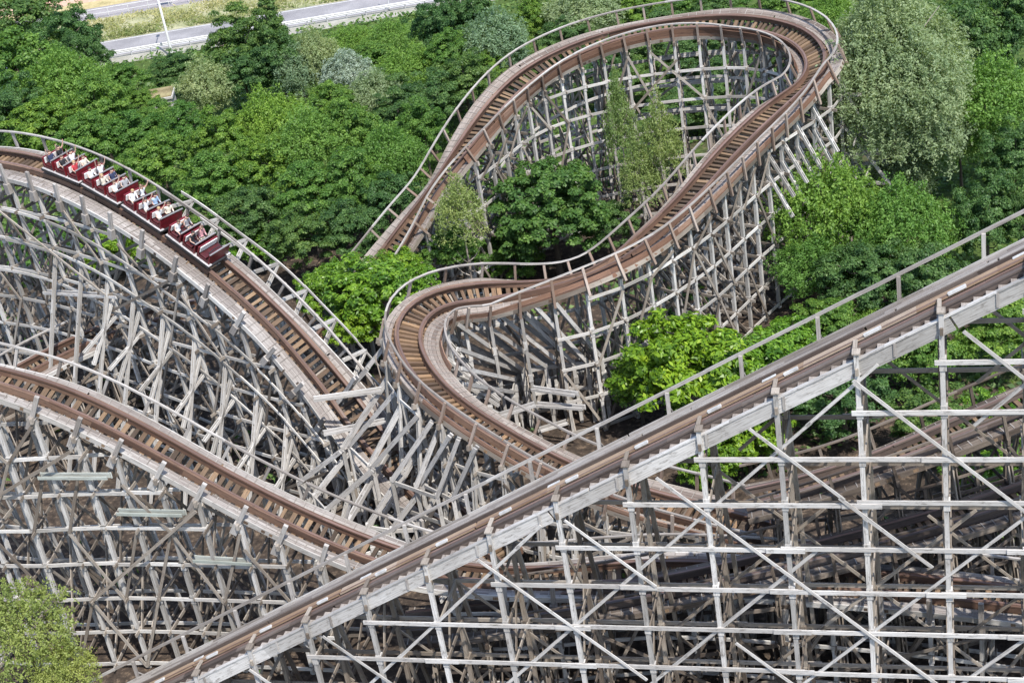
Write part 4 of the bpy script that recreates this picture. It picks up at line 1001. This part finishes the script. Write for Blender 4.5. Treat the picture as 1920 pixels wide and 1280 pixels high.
# ------------------------------------------------------------------ train and riders
RED = plain('maroon_car_paint', (.125, .011, .016), .35, 0, .35, 3, .5)
DRED = plain('dark_maroon_trim', (.06, .012, .014), .4, 0, .3)
PALE = plain('pale_running_board', (.34, .33, .33), .55, 0, .3, 6)
PAD = plain('cream_seat_pad', (.62, .60, .58), .6, 0, .1)
BLK = plain('black_rubber', (.02, .02, .022), .5, 0, .3)
GREY = plain('grey_trim', (.22, .21, .21), .45, .2, .2)
def bevel_box(name, x0, x1, y0, y1, z0, z1, mat, parent, bv=.03, taper=0.):
    import bmesh
    bm = bmesh.new(); bmesh.ops.create_cube(bm, size=1)
    for v in bm.verts:
        tp = 1 - taper * (v.co.z > 0)
        v.co = Vector(((x0 + x1) / 2 + v.co.x * (x1 - x0) * tp, (y0 + y1) / 2 + v.co.y * (y1 - y0), z0 + (v.co.z + .5) * (z1 - z0)))
    bmesh.ops.bevel(bm, geom=bm.edges[:], offset=bv, segments=2, affect='EDGES', profile=.6)
    me = bpy.data.meshes.new(name); bm.to_mesh(me); bm.free(); me.materials.append(mat)
    return link(name, me, parent)
ROWS = (1.02, -.06, -1.14)                                      # x of each row's seat; +x is forward (down the track)
def make_car():
    r = thing('coaster_car', 'car', 'coaster car', (0, 0, 0), 'cars of the red train')
    ch = bevel_box('chassis', -1.62, 1.62, -.62, .62, .42, .56, BLK, r)
    for s in (-1, 1):
        rb = bevel_box('running_board', -1.62, 1.62, *sorted((s * .60, s * .90)), .56, .63, PALE, r, .02)
        bevel_box('edge_strip', -1.63, 1.63, *sorted((s * .90, s * .94)), .46, .62, BLK, rb, .008)
    for x in ROWS:
        d = bevel_box('front_panel', x + .42, x + .49, -.80, .80, .56, 1.30, RED, r, .02)
        bevel_box('panel_trim', x + .425, x + .515, -.82, .82, 1.30, 1.35, GREY, d, .012)
        for s in (-1, 1):
            mb = MB()
            yy = s * .76
            pts = [(x - .42, .58), (x + .44, .58), (x + .42, 1.10), (x + .25, .78), (x - .25, .76), (x - .42, .92)]
            mb.sweep([[np.array([a, yy - .025, b]) for a, b in pts], [np.array([a, yy + .025, b]) for a, b in pts]])
            mb.build('side_panel', DRED, r)
        st = bevel_box('seat', x - .30, x + .16, -.70, .70, .70, .84, DRED, r, .04)
        b = bevel_box('backrest', x - .47, x - .36, -.74, .74, .62, 1.26, RED, st, .03)
        bevel_box('seat_pad', x - .365, x - .31, -.66, .66, .86, 1.22, PAD, b, .02)
        mb = MB(); mb.tube([(x + .40, -.5, .9), (x + .16, -.5, 1.08), (x + .12, 0, 1.10), (x + .16, .5, 1.08), (x + .40, .5, .9)], [.028] * 5, 8)
        mb.build('lap_bar', BLK, r)
    for sx in (-1.05, 1.05):
        for sy in (-.66, .66):
            mb = MB(); mb.tube([(sx, sy - .06, .42), (sx, sy + .06, .42)], [.17, .17], 14)
            wh = mb.build('wheel', BLK, r)
            mb = MB(); mb.tube([(sx, sy - .075, .42), (sx, sy + .075, .42)], [.07, .07], 10); mb.build('hub', GREY, wh)
    mb = MB(); mb.tube([(-1.45, 0, .46), (-2.0, 0, .46)], [.06, .06], 8); mb.box((-1.62, -.3, .5), (-1.62, .3, .5), .2, .1)
    mb.build('coupler', BLK, r)
    return r
def copy_tree(o, parent=None):
    c = o.copy(); col.objects.link(c)
    if parent is not None: c.parent = parent
    for ch in o.children: copy_tree(ch, c)
    return c

SKIN = plain('skin', (.52, .33, .25), .55, 0, .08)
def rider_mesh(pose):
    """a seated figure, hip at the origin, facing +x: one skinned surface with five fingers on each hand"""
    V = []; E = []; Rd = []
    def add(p, r, par=None):
        V.append(p); Rd.append(r)
        if par is not None: E.append((par, len(V) - 1))
        return len(V) - 1
    pel = add((0, 0, .06), .13); ab = add((-.03, 0, .22), .12, pel); cst = add((-.05, 0, .42), .145, ab); nk = add((-.05, 0, .56), .058, cst)
    hd = add((-.03, 0, .66), .092, nk); tp = add((-.035, 0, .75), .085, hd); add((.062, 0, .665), .022, hd)
    for s in (-1, 1):
        add((-.03, s * .095, .67), .02, hd)
        th = add((.12, s * .10, .06), .085, pel); kn = add((.46, s * .12, .09), .062, th); cf = add((.50, s * .12, -.14), .055, kn); an = add((.48, s * .12, -.36), .04, cf); add((.60, s * .12, -.40), .035, an)
        sh = add((-.05, s * .185, .49), .062, cst)
        up_ = pose == 'both' or (pose == 'right' and s < 0) or (pose == 'left' and s > 0)
        if up_:
            el = add((.06, s * .27, .70), .045, sh); wr = add((.12, s * .30, .94), .03, el); pm = add((.13, s * .305, 1.01), .034, wr); dv = np.array([.12, 0, .99]); sd_ = np.array([1, 0, -.12])
        else:
            el = add((.05, s * .25, .28), .045, sh); wr = add((.28, s * .20, .24), .03, el); pm = add((.345, s * .19, .245), .034, wr); dv = np.array([.75, 0, -.55]); sd_ = np.array([0, 1., 0]) * -s
        base = np.array(V[pm])
        for k, ln in enumerate((.065, .075, .07, .055)):
            o = (k - 1.5) * .019 * sd_; a = add(tuple(base + o + dv * .03), .0095, pm); b = add(tuple(base + o * 1.15 + dv * (.03 + ln * .55)), .0088, a)
            add(tuple(base + o * 1.2 + dv * (.03 + ln) + np.array([.008, 0, -.006])), .0075, b)
        t1 = add(tuple(base - sd_ * .035 + dv * .005), .011, pm); add(tuple(base - sd_ * .052 + dv * .035), .0085, t1)
    me = bpy.data.meshes.new('person'); me.from_pydata(V, E, []); o = link('person', me)
    sk = o.modifiers.new('skin', 'SKIN'); sk.use_smooth_shade = True
    for v, r in zip(me.skin_vertices[0].data, Rd): v.radius = (r, r)
    me.skin_vertices[0].data[0].use_root = True
    sb = o.modifiers.new('sub', 'SUBSURF'); sb.levels = 1; sb.render_levels = 1
    dg = bpy.context.evaluated_depsgraph_get(); ev = o.evaluated_get(dg); out = bpy.data.meshes.new_from_object(ev, depsgraph=dg)
    bpy.data.objects.remove(o)
    out.materials.clear()
    for m in (SKIN, SKIN, SKIN): out.materials.append(m)
    n = len(out.polygons); ce = np.empty(n * 3); out.polygons.foreach_get('center', ce); ce = ce.reshape(-1, 3)
    mi = np.zeros(n, np.int32)
    mi[(ce[:, 2] < .555) & (ce[:, 0] < .2) & (ce[:, 2] > .1) & (np.abs(ce[:, 1]) < .235)] = 1
    mi[(ce[:, 2] <= .15) & (ce[:, 2] > -.33)] = 2
    out.polygons.foreach_set('material_index', mi); out.polygons.foreach_set('use_smooth', [True] * n)
    return out
def hair_mesh(long):
    mb = MB(); n = 10; rings = []
    for k in range(7):
        a = k / 6 * PI * (.72 if not long else .80); r = .103 * math.sin(a) + .004; z = .105 * math.cos(a)
        rings.append([np.array([-.045 + r * math.cos(q) * (.88 if math.cos(q) > 0 and k > 3 else 1.03) - (.035 if k > 3 and math.cos(q) > 0 else 0), r * math.sin(q), .715 + z]) for q in [2 * PI * j / n for j in range(n)]])
    if long: rings.append([np.array([-.09 + .06 * math.cos(q), .085 * math.sin(q), .50]) for q in [2 * PI * j / n for j in range(n)]])
    mb.sweep(rings); o = mb.build('hair', SKIN, smooth=True); d = o.data; bpy.data.objects.remove(o); return d
POSES = {p: rider_mesh(p) for p in ('both', 'hold', 'right', 'left')}
HAIRS = [hair_mesh(False), hair_mesh(True)]
SHIRT = {c: plain(c.replace(' ', '_') + '_shirt', v, .8, 0, .08) for c, v in {'white': (.72, .72, .72), 'black': (.02, .02, .024), 'navy': (.03, .04, .09), 'grey': (.30, .30, .32),
         'pink': (.60, .30, .32), 'red': (.40, .04, .05), 'cream': (.62, .56, .46), 'light blue': (.30, .42, .58), 'green': (.12, .22, .12)}.items()}
TROU = [plain('dark_trousers', (.03, .035, .055), .85), plain('pale_shorts', (.40, .36, .30), .85)]
HAIRM = [plain('dark_hair', (.025, .018, .014), .6), plain('brown_hair', (.09, .05, .03), .6), plain('fair_hair', (.32, .22, .11), .6)]
CARS = ['rear coaster car, maroon, highest on the track at the left', 'second maroon coaster car from the rear of the train', 'third maroon coaster car, just ahead of the second', 'front maroon coaster car, lowest on the drop, its front bench empty']
RIDERS = {0: [('black', 'both', 0), ('navy', 'right', 1), ('white', 'both', 0), ('black', 'hold', 1), ('cream', 'hold', 1), ('red', 'left', 2)],
          1: [('white', 'both', 1), ('white', 'hold', 0), ('navy', 'hold', 0), ('cream', 'right', 2), ('grey', 'hold', 0), ('white', 'left', 1)],
          2: [('white', 'both', 1), ('white', 'hold', 2), ('light blue', 'hold', 0), ('white', 'both', 0), ('cream', 'hold', 1), ('white', 'left', 2)],
          3: [('grey', 'hold', 0), ('white', 'left', 1), ('pink', 'right', 1), ('black', 'hold', 0)]}
proto = make_car()
sLast = near_s(trB, CAR_AT[1]); WHERE = ['rear car', 'second car', 'third car', 'front car']
BENCH = {0: 'back bench', 1: 'middle bench', 2: 'front bench'}
DOING = {'both': 'raising both arms', 'hold': 'holding the lap bar', 'right': 'raising one arm', 'left': 'raising one arm'}
for ci in range(4):
    car = proto if ci == 3 else copy_tree(proto)
    s_ = sLast - (3 - ci) * 3.42; k = trB.i(s_)
    a = trB.p(s_ - 1.05, 0, 0); b = trB.p(s_ + 1.05, 0, 0); f = (b - a) / np.linalg.norm(b - a)
    lft = -trB.lb[k]; lft = lft - f * (lft @ f); lft /= np.linalg.norm(lft); u = np.cross(f, lft); p = (a + b) / 2 + u * .17
    mw = Matrix(((f[0], lft[0], u[0], p[0]), (f[1], lft[1], u[1], p[1]), (f[2], lft[2], u[2], p[2]), (0, 0, 0, 1)))
    car.matrix_world = mw; car['label'] = CARS[ci]; car['category'] = 'coaster car'
    for ri, (shirt, pose, hc) in enumerate(RIDERS[ci]):
        row = 2 - ri // 2; side = 1 if ri % 2 == 0 else -1                         # back bench first; +y is the far side
        o = link('person', POSES[pose])
        o.matrix_world = mw @ Matrix.Translation((ROWS[row] - .14, side * .34, .78)) @ Matrix.Rotation(random.uniform(-.2, .2), 4, 'Z')
        for j, m in ((0, SKIN), (1, SHIRT[shirt]), (2, TROU[(ri + ci) % 2])):
            o.material_slots[j].link = 'OBJECT'; o.material_slots[j].material = m
        tag(o, 'rider in %s %s, %s seat, %s of %s' % (shirt, DOING[pose], 'far' if side > 0 else 'near', BENCH[ri // 2], WHERE[ci]), 'person', 'riders on the train')
        h = link('hair', HAIRS[1 if hc and pose != 'right' else 0], o); h.material_slots[0].link = 'OBJECT'; h.material_slots[0].material = HAIRM[hc]

# ------------------------------------------------------------------ along the road
GALV = plain('galvanised_steel', (.48, .49, .50), .45, .4, .15)
WHT = plain('white_painted_metal', (.52, .52, .515), .45, 0, .1)
CONC = plain('pale_concrete', (.42, .41, .39), .9, 0, .2)
def guardrail():
    r = thing('guardrail', 'pale steel guardrail along the near side of the grey road', 'guardrail', (-60, 167.4, 0))
    mb = MB(); prof = [(0, 0), (.05, .06), (.05, .12), (0, .17), (.05, .22), (.05, .28), (0, .34), (-.02, .34), (-.02, 0)]
    mb.sweep([[np.array([x, 167.4 - a, .45 + b]) for a, b in prof] for x in (-60, 20)]); mb.build('rail', WHT, r, r.location)
    for x in np.arange(-59, 20, 2.0):
        mb = MB(); mb.box((x, 167.52, -.1), (x, 167.52, .8), .1, .08); mb.build('post', GALV, r, r.location)
guardrail()
def fence(y, x0, x1, label):
    r = thing('railing', label, 'railing', (x0, y, 0)); mb = MB()
    mb.tube([(x0, y, 1.0), (x1, y, 1.0)], [.04, .04], 8); mb.build('top_rail', WHT, r, r.location)
    mb = MB(); mb.tube([(x0, y, .5), (x1, y, .5)], [.03, .03], 8); mb.build('mid_rail', WHT, r, r.location)
    for x in np.arange(x0 + .2, x1, 2.2):
        mb = MB(); mb.tube([(x, y, -.1), (x, y, 1.0)], [.035, .035], 8); mb.build('post', WHT, r, r.location)
fence(182.3, -44, -20, 'white tube railing between the dry verge and the path')
lamp = thing('street_lamp', 'tall pale street lamp standing beside the grey road at upper left', 'street lamp', (-28.5, 164.4, 0))
mb = MB(); mb.tube([(-28.5, 164.4, -.1), (-28.5, 164.4, .5), (-28.5, 164.4, 9.0)], [.16, .14, .085], 12); mb.build('pole', WHT, lamp, lamp.location, True)
mb = MB(); mb.tube([(-28.5, 164.4, 8.9), (-28.4, 165.4, 9.4), (-28.4, 166.8, 9.5)], [.06, .05, .05], 8); arm = mb.build('arm', WHT, lamp, lamp.location, True)
lh = bevel_box('lamp_head', -.1, .25, 2.2, 2.95, 9.42, 9.56, GALV, lamp, .04)
mb = MB(); mb.tube([(-28.5, 164.4, 0), (-28.5, 164.4, .12)], [.28, .26], 12); mb.build('base_plate', CONC, lamp, lamp.location)
pole = thing('signal_pole', 'thin white pole beside the road right of the spire shaped tree', 'pole', (-6.6, 167.9, 0))
mb = MB(); mb.tube([(-6.6, 167.9, -.1), (-6.6, 167.9, 4.6)], [.06, .05], 10); mb.build('shaft', WHT, pole, pole.location)
mb = MB(); mb.tube([(-6.6, 167.9, 0), (-6.6, 167.9, .25)], [.12, .11], 10); mb.build('base', CONC, pole, pole.location)
sign = thing('notice_board', 'small dark red board in a white frame beside the far path', 'sign', (-31.0, 182.8, 0))
bevel_box('panel', -.55, .55, -.03, .03, .7, 1.9, plain('dull_red_panel', (.25, .045, .05), .6), sign, .01)
mb = MB()
for x in (-.66, .66): mb.box((x, 0, -.1), (x, 0, 2.05), .12, .1)
mb.box((-.7, 0, 2.0), (.7, 0, 2.0), .1, .12); mb.build('frame', WHT, sign)
hut = thing('concrete_hut', 'small concrete hut with a mossy gravel roof among the trees', 'hut', (HUT[0], HUT[1], 0))
bevel_box('wall', -1.15, 1.15, -1.2, 1.2, -.1, 2.5, CONC, hut, .02)
rf = bevel_box('roof_slab', -1.3, 1.3, -1.35, 1.35, 2.5, 2.72, CONC, hut, .02)
bevel_box('moss_layer', -1.2, 1.2, -1.25, 1.25, 2.72, 2.82, two('moss_gravel', (.12, .10, .05), (.22, .18, .10), (.30, .27, .14), .8, 5), rf, .03)
bevel_box('door', -.4, .4, -1.24, -1.2, .0, 1.9, GALV, hut, .01)
